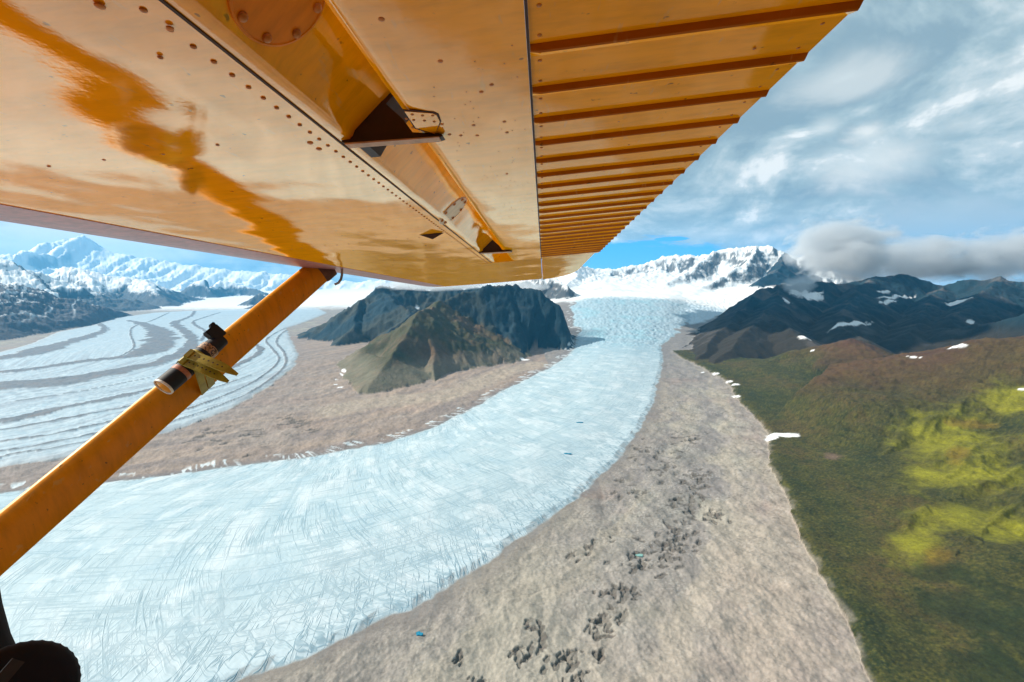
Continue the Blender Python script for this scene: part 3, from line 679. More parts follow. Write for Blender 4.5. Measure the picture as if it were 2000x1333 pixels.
cls = np.zeros(N, int)                             # 0 moraine
cls[mtn] = 3
cls[(kindv == 2) & mtn] = 4
cls[sg_lg > 0] = 2
cls[sg_main > 0] = 1
cls[(~mtn) & (Y > 9500)] = 5
cls[(~mtn) & (Y > 6800) & (X > 0)] = 5
cls[(sg_trib > 0) & (sg_main <= 0)] = 1
cls[mtn & (Y > 8400) & (X > 0)] = 6
cls[mtn & (X < -1000) & (Y > 5400) & (kindv != 1)] = 7
cls[mtn & (sg_hill < 0) & (np.hypot(X + 300, Y - 4200) < 2600) & ((kindv == 0) | (kindv == 1)) & (X < 900)] = 8
qc = cls[quads[:, 0]]
names = {0: ('moraine', 'bare tan and grey moraine rubble beside the glaciers'), 1: ('glacier', 'pale blue crevassed main glacier winding down from the icefall'),
         2: ('striped_glacier', 'wide glacier on the left with dark curving debris stripes'), 3: ('mountain', 'dark bare mountain range on the right'),
         4: ('hillside', 'green and brown tundra hillside on the right'), 5: ('snowfield', 'flat white snowfield at the foot of the far peaks'),
         6: ('snowy_massif', 'snow covered massif with rock bands behind the icefall'), 7: ('snowy_mountains', 'row of far snowy mountains on the left'),
         8: ('island_mountain', 'dark pyramid mountain standing between the two glaciers')}
for k, (nm, lb) in names.items():
    f = quads[qc == k]
    if not len(f): continue
    used = np.unique(f); remap = np.full(N, -1, np.int32); remap[used] = np.arange(len(used)); f = remap[f]
    me = bpy.data.meshes.new(nm)
    me.vertices.add(len(used)); me.vertices.foreach_set('co', co[used].ravel())
    me.loops.add(f.size); me.loops.foreach_set('vertex_index', f.ravel())
    me.polygons.add(len(f)); me.polygons.foreach_set('loop_start', np.arange(0, f.size, 4, dtype=np.int32))
    me.polygons.foreach_set('use_smooth', np.ones(len(f), bool))
    for an, dat in (('surface', colr), ('wet', att), ('flow', flo)):
        la_ = me.color_attributes.new(an, 'FLOAT_COLOR', 'POINT'); la_.data.foreach_set('color', dat[used].ravel())
    me.update(); me.materials.append(m_ter)
    o = bpy.data.objects.new(nm, me); C.objects.link(o); struct(o, lb)

# ---- melt ponds
m_pond, t = newmat('melt_water')
pb = t.n('ShaderNodeBsdfPrincipled', {'Base Color': (.01, .20, .32, 1), 'Roughness': .12}); t.n('ShaderNodeOutputMaterial', {0: pb.outputs[0]})
m_pond2, t = newmat('silty_melt_water')
pb = t.n('ShaderNodeBsdfPrincipled', {'Base Color': (.20, .38, .34, 1), 'Roughness': .2}); t.n('ShaderNodeOutputMaterial', {0: pb.outputs[0]})
for (px, py, a, b, mat, lb) in ((1108, 888, 13, 6, m_pond, 'blue melt pond on the glacier, the nearer of two'), (1132, 826, 14, 6, m_pond, 'blue melt pond on the glacier, the farther of two'),
                         (819, 1240, 6, 5, m_pond, 'small teal pond alone on the near moraine'), (1249, 1086, 11, 4, m_pond2, 'pale turquoise pond among dark ice cliffs in the moraine')):
    c = hit(px, py); n = 40
    vs = []; prs = random.Random(px)
    for i in range(n):
        th = i / n * 2 * math.pi; r_ = 1 + .22 * math.sin(2 * th + px) + .16 * math.sin(3 * th + py) + .08 * math.sin(5 * th)
        vs.append((a * r_ * math.cos(th), b * r_ * math.sin(th), 0))
    me = bpy.data.meshes.new('pond')
    me.from_pydata(vs + [(v[0] * 1.0, v[1] * 1.0, -6) for v in vs], [], [list(range(n))] + [[i, i + n, (i + 1) % n + n, (i + 1) % n] for i in range(n)]); me.materials.append(mat)
    o = bpy.data.objects.new('pond', me); C.objects.link(o); o.location = (c[0], c[1], c[2] + 2.2); struct(o, lb)

# ---- broad cloud added out of sight behind the wing to shade the dark range
m_cl, t = newmat('shade_cloud')
dfn = t.n('ShaderNodeBsdfDiffuse', {'Color': (.9, .9, .9, 1)}); tr_ = t.n('ShaderNodeBsdfTranslucent', {'Color': (.9, .9, .9, 1)})
mx = t.n('ShaderNodeMixShader', {0: .5, 1: dfn.outputs[0], 2: tr_.outputs[0]}); t.n('ShaderNodeOutputMaterial', {0: mx.outputs[0]})
n1_, n2_ = 140, 80
th, ph = np.meshgrid(np.linspace(0, 2 * math.pi, n1_, endpoint=False), np.linspace(.02, math.pi - .02, n2_), indexing='ij')
ux, uy, uz = np.sin(ph) * np.cos(th), np.sin(ph) * np.sin(th), np.cos(ph)
lump = 1 + .35 * rfbm(ux * 2.2 + 3, uy * 2.2 + uz * 1.7, 4, 300) + .16 * rfbm(ux * 7, uy * 7 + uz * 6, 3, 310)
vx, vy, vz = -950 + 1450 * ux * lump, 5800 + 1000 * uy * lump, 3150 + np.where(uz > 0, 420, 160) * uz * lump
vv_ = np.stack([vx.ravel(), vy.ravel(), vz.ravel()], 1)
fs = [(i * n2_ + j, i * n2_ + j + 1, ((i + 1) % n1_) * n2_ + j + 1, ((i + 1) % n1_) * n2_ + j) for i in range(n1_) for j in range(n2_ - 1)]
me = bpy.data.meshes.new('cloud'); me.from_pydata(vv_.tolist(), [], fs); me.materials.append(m_cl)  # mesh of the added shade cloud, out of sight behind the wing
for p in me.polygons: p.use_smooth = True
o = bpy.data.objects.new('cloud', me); C.objects.link(o); tag(o, 'broad white cloud added unseen behind the wing to shade the dark range', 'cloud', kind='stuff')

# ---- low cloud clinging to the dark range and to the top of the island mountain
m_wisp, t = newmat('cloud_vapour')
op = t.n('ShaderNodeTexCoord').outputs['Object']
op0 = op
pos_w = t.n('ShaderNodeNewGeometry').outputs['Position']
ln = t.n('ShaderNodeVectorMath', {0: op}, operation='LENGTH').outputs[1]
nn_ = t.noise(t.mapping(pos_w, scale=(1, 1, 1.6)), .0021, 6, .6, .3)
dn_ = t.ramp(t.math('SUBTRACT', t.math('MULTIPLY', t.math('SUBTRACT', nn_, .03), 2.0), ln), .05, .4)
pv = t.n('ShaderNodeVolumePrincipled', {'Color': (.93, .95, .97, 1), 'Density': t.math('MULTIPLY', dn_, .0042), 'Anisotropy': .3})
t.n('ShaderNodeOutputMaterial', {1: pv.outputs[0]})
def wisp(px, py, y, sx, sy, sz, seed, lb, tilt=0):
    bm = bmesh.new(); bmesh.ops.create_icosphere(bm, subdivisions=3, radius=1.0)
    me = bpy.data.meshes.new('cloud'); bm.to_mesh(me); bm.free(); me.materials.append(m_wisp)
    o = bpy.data.objects.new('cloud', me); C.objects.link(o); o.location = P(px, py, y); o.scale = (sx, sy, sz); o.rotation_euler = (0, rad(tilt), rad(seed * 37 % 40 - 20))
    tag(o, lb, 'cloud', kind='stuff')
wisp(1650, 490, 6900, 1050, 700, 640, 1, 'grey cloud bank wrapped round the notch between snowy peak and dark range', 4)
wisp(1790, 508, 7300, 1300, 600, 420, 2, 'grey cloud bank resting on the dark rounded summits right of centre')
wisp(1562, 560, 5400, 260, 220, 170, 3, 'small white cloud puff on the shoulder of the dark range')
wisp(870, 556, 5300, 1000, 500, 95, 4, 'flat white cloud on the top of the island mountain')
wisp(1000, 560, 5000, 450, 350, 80, 5, 'white cloud tuft on the right shoulder of the island mountain')
wisp(1980, 500, 7300, 1500, 600, 520, 6, 'pale cloud behind the right end of the dark range')

# ================================================================== AIRPLANE
Hh = 0.31                                    # height of the wing's lower skin above the eye
def c2w(v): return Vector((v[0], v[1] * ct + v[2] * st_, v[2] * ct - v[1] * st_))
s_c = Vector((0.07406, 0.99369, 0.08419)).normalized(); c_c = Vector((0.9946, -0.07975, 0.0664))
c_c = (c_c - s_c * c_c.dot(s_c)).normalized(); n_c = -s_c.cross(c_c)
Wf = Matrix([[*(c2w(c_c)[i], c2w(s_c)[i], c2w(n_c)[i])] for i in range(3)]).to_4x4()   # wing axes: u aft, v outboard, w up
def ray(px, py):
    d = Vector((px - 1000, F, 666.5 - py)); return Vector((c_c.dot(d), s_c.dot(d), n_c.dot(d)))
def Wp(px, py, w=1.0):                       # survey point on the plane w (units of Hh)
    r = ray(px, py); return r * (w * Hh / r.z)
def cam2wing(p):
    p = Vector(p); return Vector((c_c.dot(p), s_c.dot(p), n_c.dot(p)))
def at_depth(px, py, y):
    return cam2wing(Vector((px - 1000, F, 666.5 - py)) * (y / F))

# ---- paints
def paint(name, base, wave=1.0, spots=True, coat=2.7, rough=.02, metal=.12, cw=1.0):
    m, t = newmat(name)
    tc_ = t.n('ShaderNodeTexCoord').outputs['Object']
    worn = t.noise(t.mapping(tc_, scale=(9, 40, 9)), 1.0, 6, .65)
    sp = t.noise(tc_, 55, 2, .5)
    dark = tuple(v * .55 for v in base)
    colr_ = t.mix(t.ramp(worn, .35, .75), base, tuple(v * .78 for v in base))
    if spots:
        colr_ = t.mix(t.math('MULTIPLY', t.ramp(sp, .70, .76), .8), colr_, (.16, .06, .01))
        drt = t.noise(t.mapping(tc_, scale=(3, 1.2, 3)), 1.0, 5, .6)
        colr_ = t.mix(t.math('MULTIPLY', t.ramp(drt, .5, .8), .35), colr_, dark)
        scf = t.noise(t.mapping(tc_, scale=(60, 14, 20), loc=(3, 1, 0)), 1.0, 3, .6)
        colr_ = t.mix(t.math('MULTIPLY', t.ramp(scf, .62, .72), .35), colr_, (.62, .40, .16))
    wv = t.noise(t.mapping(tc_, scale=(1.3, .8, 1)), 2.8, 2, .4)
    br = t.noise(t.mapping(tc_, scale=(30, 12, 20)), 1.0, 5, .65)
    fn = t.noise(tc_, 130, 4, .6)
    bmp = t.n('ShaderNodeBump', {'Strength': 1.0, 'Distance': .013 * wave, 'Height': wv}).outputs[0]
    bmp = t.n('ShaderNodeBump', {'Strength': .10, 'Distance': .0010 * wave, 'Height': br, 'Normal': bmp}).outputs[0]
    bmp = t.n('ShaderNodeBump', {'Strength': .2, 'Distance': .0004, 'Height': fn, 'Normal': bmp}).outputs[0]
    rgh = t.math('ADD', rough, t.math('MULTIPLY', t.ramp(br, .45, .8), .05))
    # lacquer: diffuse paint under a clear gloss whose strength follows the Fresnel law
    fr_ = t.n('ShaderNodeFresnel', {'IOR': 1.5, 'Normal': bmp}).outputs[0]
    gl = t.math('MINIMUM', t.math('MULTIPLY', fr_, coat), .55)
    keep = t.math('SUBTRACT', 1.0, t.math('MULTIPLY', gl, .35)); kc_ = t.n('ShaderNodeCombineColor', {0: keep, 1: keep, 2: keep}).outputs[0]
    gc_ = t.mix(gl, (0, 0, 0), (1.0, .90, .70))
    df = t.n('ShaderNodeBsdfDiffuse', {'Color': t.mix(1.0, colr_, kc_, 'MULTIPLY'), 'Normal': bmp}); gs = t.n('ShaderNodeBsdfGlossy', {'Color': gc_, 'Roughness': rgh, 'Normal': bmp})
    mx_ = t.n('ShaderNodeAddShader', {0: df.outputs[0], 1: gs.outputs[0]}); t.n('ShaderNodeOutputMaterial', {0: mx_.outputs[0]})
    return m
ORANGE = (1.0, .43, .003)
m_wing = paint('glossy_orange_wing_paint', ORANGE)
m_flap = paint('glossy_orange_flap_paint', ORANGE, .7, coat=1.7)
m_corr = paint('glossy_orange_ribbed_paint', ORANGE, .7, coat=.9)
m_rib_shade = paint('shaded_rib_edge_paint', (.50, .15, .004), .5, True, .6, .3)  # darker orange, the shade of the near rib faces painted in
m_strut = paint('orange_strut_paint', (.80, .27, .006), .25, True, .6, .38)
m_cove = paint('orange_cove_paint', (.80, .27, .006), .5, False, .8, .3)
m_cream = paint('worn_cream_cover_paint', (.70, .55, .42), .5, True, 1.2, .2)
def plain(name, c, r=.5, metal=0.0, sc_=40, var=.25):
    m, t = newmat(name); tc_ = t.n('ShaderNodeTexCoord').outputs['Object']
    nn = t.noise(tc_, sc_, 5, .6)
    cc = t.mix(t.ramp(nn, .3, .7), tuple(v * (1 - var) for v in c), tuple(min(v * (1 + var), 1) for v in c))
    bm = t.n('ShaderNodeBump', {'Strength': .3, 'Distance': .001, 'Height': nn}).outputs[0]
    pb = t.n('ShaderNodeBsdfPrincipled', {'Base Color': cc, 'Roughness': r, 'Metallic': metal, 'Normal': bm}); t.n('ShaderNodeOutputMaterial', {0: pb.outputs[0]})
    return m
m_dark = plain('dark_brown_bracket', (.030, .010, .006), .5)
m_seam = plain('dark_seam_sealant', (.05, .018, .008), .7)  # dark brown for seams and skin joints
m_rivet = plain('worn_rivet_head', (.50, .19, .03), .45, .2)
m_tan = plain('bare_bracket_edge', (.55, .33, .18), .4)
m_steel = plain('dull_steel', (.32, .26, .25), .35, .8)
m_trim = plain('mauve_leading_edge_band', (.52, .22, .22), .3)  # mauve band along the curved nose of the wing
m_black = plain('black_plastic', (.006, .004, .006), .65)
m_frame = plain('black_window_frame', (.004, .002, .003), .85)

def mesh_obj(name, bm, mat, parent=None, smooth=None, local=True):
    bmesh.ops.recalc_face_normals(bm, faces=bm.faces)
    me = bpy.data.meshes.new(name); bm.to_mesh(me); bm.free()
    mats = mat if isinstance(mat, list) else [mat]
    for mm in mats: me.materials.append(mm)
    if smooth is not None:
        for p in me.polygons: p.use_smooth = True
        try: me.set_sharp_from_angle(angle=rad(smooth))
        except Exception: pass
    o = bpy.data.objects.new(name, me); C.objects.link(o)
    if parent: o.parent = parent
    return o
def loft(bm, rings, cap=True, close=True, mat=0):
    vr = [[bm.verts.new(p) for p in r] for r in rings]; n = len(vr[0])
    for a, b in zip(vr[:-1], vr[1:]):
        for i in range(n if close else n - 1):
            f = bm.faces.new((a[i], a[(i + 1) % n], b[(i + 1) % n], b[i])); f.material_index = mat
    if cap and close:
        for r in (vr[0], vr[-1][::-1]):
            try: bm.faces.new(r).material_index = mat
            except ValueError: pass
    return vr
def dome(bm, c, nrm, r, h, n=10, mat=0, slot=False):
    nrm = nrm.normalized(); a = nrm.orthogonal().normalized(); b = nrm.cross(a)
    rs = [[c + (a * math.cos(i / n * 2 * math.pi) + b * math.sin(i / n * 2 * math.pi)) * r * k + nrm * h * q for i in range(n)] for k, q in ((1, -.1), (.9, .45), (.55, .85), (.15, 1))]
    loft(bm, rs, True, True, mat)
def box(bm, c, ax, hs, mat=0):
    """box with centre, three axes, half sizes"""
    vs = [bm.verts.new(c + ax[0] * (sx * hs[0]) + ax[1] * (sy * hs[1]) + ax[2] * (sz * hs[2])) for sx in (-1, 1) for sy in (-1, 1) for sz in (-1, 1)]
    for f in ((0, 1, 3, 2), (4, 6, 7, 5), (0, 4, 5, 1), (2, 3, 7, 6), (0, 2, 6, 4), (1, 5, 7, 3)): bm.faces.new([vs[i] for i in f]).material_index = mat
def tube(bm, pts, r, n=12, mat=0):
    rings = []
    prev = None
    for i, p in enumerate(pts):
        d = (pts[min(i + 1, len(pts) - 1)] - pts[max(i - 1, 0)]).normalized()
        a = d.orthogonal().normalized() if prev is None else (prev - d * prev.dot(d)).normalized(); prev = a
        b = d.cross(a); rad_ = r[i] if isinstance(r, (list, tuple)) else r
        rings.append([p + (a * math.cos(k / n * 2 * math.pi) + b * math.sin(k / n * 2 * math.pi)) * rad_ for k in range(n)])
    loft(bm, rings, True, True, mat)
UX, VX, WX = Vector((1, 0, 0)), Vector((0, 1, 0)), Vector((0, 0, 1))

plane = bpy.data.objects.new('airplane', None); C.objects.link(plane)
plane.matrix_world = Wf
tag(plane, 'orange high-wing light airplane seen from its cabin, glossy wing and strut over the glacier', 'airplane')

# ---- wing: inboard bay with the flap cove, outboard bay full chord, rounded tip
def lo_u(u): return u
low = [(-1.02, 1.0), (-1.06, .998), (-1.5, .99), (-2.2, .985), (-2.9, .99), (-3.6, .992), (-4.0, .996), (-4.25, 1.006), (-4.45, 1.03), (-4.6, 1.085), (-4.67, 1.16), (-4.68, 1.25),
       (-4.6, 1.36), (-4.2, 1.50), (-3.3, 1.62), (-2.6, 1.70), (-1.8, 1.68), (-1.0, 1.58), (-.3, 1.46)]
cove = [(-.3, 1.44), (-.50, 1.415), (-.60, 1.36), (-.985, 1.045), (-1.0, 1.015)]
full = [(.9 - .9, 1.01)] + low[2:] + [(.0, 1.40), (.03, 1.2)]
def ring(prof, v, k=1.0, um=-2.0, wm=1.28, du=0.0, dw=0.0):
    return [Vector((((u - um) * k + um + du) * Hh, v * Hh, ((w_ - wm) * k + wm + dw) * Hh)) for u, w_ in prof]
bm = bmesh.new()
VIN = 9.45; VT = 16.0
loft(bm, [ring(low + cove, v) for v in np.linspace(-3.2, VIN, 24)])
out = [(0.0, 1.0), (-.55, .995)] + low[2:] + [(-.02, 1.40)]
rings_ = [ring(out, v) for v in np.linspace(VIN + .004, VT, 10)]
for k, v, dw in ((.98, 16.9, .0), (.93, 17.35, .01), (.84, 17.7, .03), (.70, 17.95, .05), (.5, 18.1, .08), (.25, 18.18, .1)):
    rings_.append(ring(out, v, k, -1.9, 1.25, .0, dw))
loft(bm, rings_)
# seam along the rear of the skin, rivets beside it
for p in (-1.085,):
    loft(bm, [[Vector(((p + du) * Hh, v * Hh, w_ * Hh)) for du, w_ in ((-.006, .999), (.006, .999), (.006, .9925), (-.006, .9925))] for v in (-1, VIN)], True, True, 1)
v = -.2
rr2 = random.Random(5)
while v < VIN:
    dome(bm, Vector((-1.17 * Hh, v * Hh, .9935 * Hh)), -WX, .0034, .0016, 10, 2)
    if 2.3 < v < 2.5: dome(bm, Vector(((-1.24) * Hh, (v + .03) * Hh, .993 * Hh)), -WX, .0052, .002, 10, 2)
    v += .095
for row, u0, u1, step, wz in ((2.3, -3.8, -1.4, .35, .986), (5.6, -3.8, -1.3, .16, .986), (7.6, -3.8, -1.3, .2, .986), (9.6, -3.6, 0, .2, .99)):
    u = u0
    while u < u1:
        dome(bm, Vector((u * Hh, (row + rr2.uniform(-.02, .02)) * Hh, (wz + (.003 if u < -3.2 else 0)) * Hh)), -WX, .003, .0012, 8, 2); u += step
for (px, py, r_) in ((195, 12, .0045), (332, 55, .0035), (313, 112, .003)):
    p = Wp(px, py, .988); dome(bm, p, -WX, r_, .002, 12, 2)
wing = mesh_obj('wing', bm, [m_wing, m_seam, m_rivet], plane, 35)
# leading-edge strip
bm = bmesh.new()
le = [(-3.80, .989), (-4.0, .991), (-4.255, 1.001), (-4.465, 1.025), (-4.62, 1.082), (-4.695, 1.16), (-4.705, 1.25), (-4.62, 1.37), (-4.4, 1.46), (-4.38, 1.44), (-4.6, 1.35), (-4.67, 1.25), (-4.66, 1.17), (-4.59, 1.09), (-4.44, 1.04), (-4.25, 1.012), (-4.0, 1.0), (-3.80, .998)]
loft(bm, [ring(le, v) for v in np.linspace(-3.2, 16.4, 30)])
mesh_obj('leading_edge_strip', bm, m_trim, wing, 35)
# small triangular drain fairing under the outer panel
bm = bmesh.new(); p = Wp(843, 457, .99)
vs = [bm.verts.new(p + Vector(q)) for q in ((-.05, 0, 0), (.05, 0, 0), (0, .05, 0), (0, .01, -.02))]
for f in ((0, 1, 3), (1, 2, 3), (2, 0, 3), (0, 2, 1)): bm.faces.new([vs[i] for i in f])
mesh_obj('drain_fairing', bm, m_seam, wing)

# round inspection covers on the sloping cove face
def cove_hit(px, py):
    r = ray(px, py)
    for (a, b) in zip(cove[:-1], cove[1:]):
        # segment a-b in (u,w)
        A = Vector((a[0], a[1])) * Hh; B = Vector((b[0], b[1])) * Hh
        den = r.x * (B.y - A.y) - r.z * (B.x - A.x)
        if abs(den) < 1e-9: continue
        tt = (A.x * (B.y - A.y) - A.y * (B.x - A.x)) / den
        q = Vector((r.x * tt, r.z * tt)); s = (q - A).dot(B - A) / (B - A).length_squared
        if -.3 <= s <= 1.3 and tt > 0:
            nn = Vector((B.y - A.y, 0, -(B.x - A.x))).normalized()
            if nn.z > 0: nn = -nn
            return r * tt, nn
    return r * (1.2 * Hh / r.z), -WX
for (px, py, r_, cm_) in ((548, -15, .060, m_cove), (885, 412, .062, m_cream)):
    c0, nn = cove_hit(px, py)
    a = nn.cross(VX).normalized(); b = VX
    bm = bmesh.new(); n = 40
    rings_ = [[c0 + nn * h + (a * math.cos(k / n * 6.28318) + b * math.sin(k / n * 6.28318)) * r_ * q for k in range(n)] for q, h in ((1.02, -.002), (1.0, .0025), (.96, .003), (.94, .002), (.3, .002), (.01, .002))]
    loft(bm, rings_)
    for k in range(8):
        th = k / 8 * 6.28318 + .35
        dome(bm, c0 + nn * .003 + (a * math.cos(th) + b * math.sin(th)) * r_ * .84, nn, .0058, .0035, 12, 1)
    mesh_obj('inspection_cover', bm, [cm_, m_rivet], wing, 35)

# ---- flap: rounded nose, smooth forward skin, corrugated rear skin
bm = bmesh.new()
V0F, V1F = -1.0, 9.35
nose = [(-.56 + .1 * math.cos(a), 1.085 + .095 * math.sin(a)) for a in np.radians(np.linspace(90, 270, 13))]
prof = [(0.0, 1.19)] + nose + [(-.50, .985), (-.3, .985), (0.0, .985)]
loft(bm, [ring(prof, v) for v in np.linspace(V0F, V1F, 30)])
rr3 = random.Random(8)
for (px, py) in ((863, 243), (878, 263), (925, 245), (985, 238), (932, 265), (990, 259), (900, 265), (745, 38), (990, 340), (960, 166), (860, 120), (940, 180)):
    p = Wp(px, py, .985); dome(bm, p, -WX, .0035, .0014, 10, 1)
# tiny chips in the paint
for _ in range(80):
    p = Vector((rr3.uniform(-.48, -.04) * Hh, rr3.uniform(1.7, 5.5) * Hh, .985 * Hh)); dome(bm, p, -WX, .0013, .0006, 6, 1)
flap = mesh_obj('flap', bm, [m_flap, m_rivet], plane, 35)
# corrugated skin as a sheet with V beads, closed by an upper surface
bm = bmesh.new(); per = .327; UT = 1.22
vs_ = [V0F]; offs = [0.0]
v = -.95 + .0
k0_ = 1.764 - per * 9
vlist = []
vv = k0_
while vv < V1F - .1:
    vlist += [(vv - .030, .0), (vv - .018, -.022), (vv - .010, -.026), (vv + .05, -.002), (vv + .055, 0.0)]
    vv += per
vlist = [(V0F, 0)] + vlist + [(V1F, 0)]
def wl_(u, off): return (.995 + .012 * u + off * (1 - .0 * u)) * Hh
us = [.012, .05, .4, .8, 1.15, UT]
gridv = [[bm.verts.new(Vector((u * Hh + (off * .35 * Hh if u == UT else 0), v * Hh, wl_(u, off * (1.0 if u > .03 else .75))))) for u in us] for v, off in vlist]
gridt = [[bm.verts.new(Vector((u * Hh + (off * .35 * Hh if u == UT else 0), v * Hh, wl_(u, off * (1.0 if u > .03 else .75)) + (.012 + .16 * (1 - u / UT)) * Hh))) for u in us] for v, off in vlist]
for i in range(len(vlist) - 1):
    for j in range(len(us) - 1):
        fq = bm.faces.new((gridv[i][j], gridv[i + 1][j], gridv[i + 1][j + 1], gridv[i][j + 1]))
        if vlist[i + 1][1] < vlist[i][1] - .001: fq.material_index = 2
        bm.faces.new((gridt[i][j], gridt[i][j + 1], gridt[i + 1][j + 1], gridt[i + 1][j]))
    bm.faces.new((gridv[i][-1], gridv[i + 1][-1], gridt[i + 1][-1], gridt[i][-1]))
    bm.faces.new((gridv[i][0], gridt[i][0], gridt[i + 1][0], gridv[i + 1][0]))
for i in (0, -1):
    for j in range(len(us) - 1): bm.faces.new((gridv[i][j], gridv[i][j + 1], gridt[i][j + 1], gridt[i][j]))
vv = k0_
while vv < V1F - .2:
    for dv_ in (.09, .25):
        dome(bm, Vector((.05 * Hh, (vv + dv_) * Hh, wl_(.05, 0))), -WX, .0030, .0014, 8, 1)
        dome(bm, Vector((1.15 * Hh, (vv + dv_) * Hh, wl_(1.15, 0))), -WX, .0026, .0012, 8, 1)
    if rr3.random() < .7: dome(bm, Vector((rr3.uniform(.2, 1.0) * Hh, (vv + rr3.uniform(.08, .25)) * Hh, wl_(.6, 0))), -WX, .0025, .0008, 8, 1)
    vv += per
mesh_obj('corrugated_skin', bm, [m_corr, m_rivet, m_rib_shade], flap)
# dark joint between the two skins
bm = bmesh.new()
loft(bm, [[Vector(((.006 + du) * Hh, v * Hh, w_ * Hh)) for du, w_ in ((-.0055, 1.0), (.0055, 1.0), (.0055, .9825), (-.0055, .9825))] for v in (V0F, V1F)], True, True)
mesh_obj('skin_joint', bm, m_seam, flap)
# doubler plate with rivets near the hinge
bm = bmesh.new()
def plate(bm, pts, w0, w1, mat=0):
    a = [bm.verts.new(Vector((p.x, p.y, w0 * Hh))) for p in pts]; b = [bm.verts.new(Vector((p.x, p.y, w1 * Hh))) for p in pts]; n = len(a)
    bm.faces.new(a).material_index = mat; bm.faces.new(b[::-1]).material_index = mat
    for i in range(n): bm.faces.new((a[i], b[i], b[(i + 1) % n], a[(i + 1) % n])).material_index = mat
pl = [Wp(px, py, .98) for px, py in ((790, 218), (845, 222), (853, 226), (859, 238), (850, 262), (812, 250))]
pl2 = [Wp(px, py, .982) for px, py in ((786, 215), (847, 219), (857, 224), (862, 238), (850, 263), (810, 252))]
plate(bm, pl2, .985, .9825, 1); plate(bm, pl, .985, .979, 0)
for (px, py) in ((805, 224), (825, 226), (845, 226), (794, 232), (808, 235), (829, 236), (848, 238), (806, 249)):
    dome(bm, Wp(px, py, .979), -WX, .0028, .0014, 8, 2)
mesh_obj('doubler_plate', bm, [m_flap, m_seam, m_rivet], flap)
# hinge brackets bridging the cove
def bracket(vc, k=1.0):
    bm = bmesh.new()
    pr = [(-1.07, .99), (-1.02, 1.06), (-.90, 1.17), (-.83, 1.20), (-.71, 1.08), (-.66, 1.0), (-.50, .975), (-.49, .962), (-.53, .955), (-1.03, .972)]
    loft(bm, [[Vector((u * Hh, v * Hh, w_ * Hh)) for u, w_ in pr] for v in (vc - .035 * k, vc + .02 * k)])
    fl_ = [(-1.04, .972), (-.51, .954), (-.51, .948), (-1.04, .963)]
    loft(bm, [[Vector((u * Hh, v * Hh, w_ * Hh)) for u, w_ in fl_] for v in (vc - .06 * k, vc + .0 * k)], True, True, 1)
    return mesh_obj('hinge_bracket', bm, [m_dark, m_tan], flap)
bracket(2.45); bracket(7.6, 2.0); 
# dark pocket of the first bracket in the cove
bm = bmesh.new()
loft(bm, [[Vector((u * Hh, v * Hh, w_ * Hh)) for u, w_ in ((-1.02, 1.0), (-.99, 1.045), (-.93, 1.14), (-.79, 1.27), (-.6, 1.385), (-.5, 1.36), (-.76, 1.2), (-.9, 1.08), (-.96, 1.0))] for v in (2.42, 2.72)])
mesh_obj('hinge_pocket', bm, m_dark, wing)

# ---- aileron outboard of the flap
bm = bmesh.new()
ap = [(.03, 1.16), (.01, 1.08), (.04, 1.0), (.5, 1.01), (1.18, 1.05), (1.2, 1.06), (.5, 1.12)]
rings_ = [ring(ap, v, 1, 0, 1) for v in (9.45, 12.0, 14.5)] + [ring(ap, 15.8, .9, 0, 1), ring(ap, 16.6, .7, 0, 1.0), ring(ap, 17.2, .42, 0, 1.0)]
loft(bm, rings_)
mesh_obj('aileron', bm, m_flap, plane, 35)

# ---- strut
A_ = cam2wing((-1.150, 2.60, .440)); B_ = cam2wing((-1.640, 1.37, -.652)); ax_ = (B_ - A_).normalized()
B2 = B_ + ax_ * .75; A2_ = A_ - ax_ * .03
chd = (UX - ax_ * UX.dot(ax_)).normalized(); thk = ax_.cross(chd).normalized()
if thk.dot(-A_) < 0: thk = -thk
vm = ((A_ + B_) / 2).normalized(); chd2 = ax_.cross(vm).normalized()
if chd2.dot(UX) < 0: chd2 = -chd2
thk2 = ax_.cross(chd2).normalized()
if thk2.dot(-vm) < 0: thk2 = -thk2
sec = []
for i in range(28):
    th = i / 28 * 2 * math.pi; cxx = math.cos(th); cyy = math.sin(th)
    sec.append((cxx * .073, cyy * .026 * (1 - .35 * cxx)))
bm = bmesh.new()
loft(bm, [[p + chd2 * a + thk2 * b for a, b in sec] for p in [A2_.lerp(B2, k / 14) for k in range(15)]])
strut = mesh_obj('wing_strut', bm, m_strut, plane, 40)
bm = bmesh.new()       # fairing cuff where the strut meets the wing
loft(bm, [[p + chd2 * a * q + thk2 * b * q for a, b in sec] for p, q in ((A2_ - ax_ * .02, 1.12), (A_ + ax_ * .03, 1.10), (A_ + ax_ * .045, 1.02))])
mesh_obj('strut_cuff', bm, plain('brown_strut_cuff', (.14, .055, .03), .4), strut, 40)
bm = bmesh.new(); box(bm, A_ + thk * .0 - chd2 * .085 - ax_ * .012, (chd2, thk2, ax_), (.02, .02, .04)); mesh_obj('strut_bolt', bm, m_dark, strut)

# ---- hooked drain tube under the wing behind the strut
bm = bmesh.new()
pts = [at_depth(px, py, 2.62) for px, py in ((648, 486), (659, 491), (665, 500), (667, 512), (668, 526), (668, 537), (666, 546), (661, 553), (654, 556))]
tube(bm, [Vector(p) for p in pts], .0075)
box(bm, at_depth(667, 521, 2.62), (UX, VX, WX), (.02, .02, .003))
mesh_obj('hooked_tube', bm, m_steel, plane, 40)

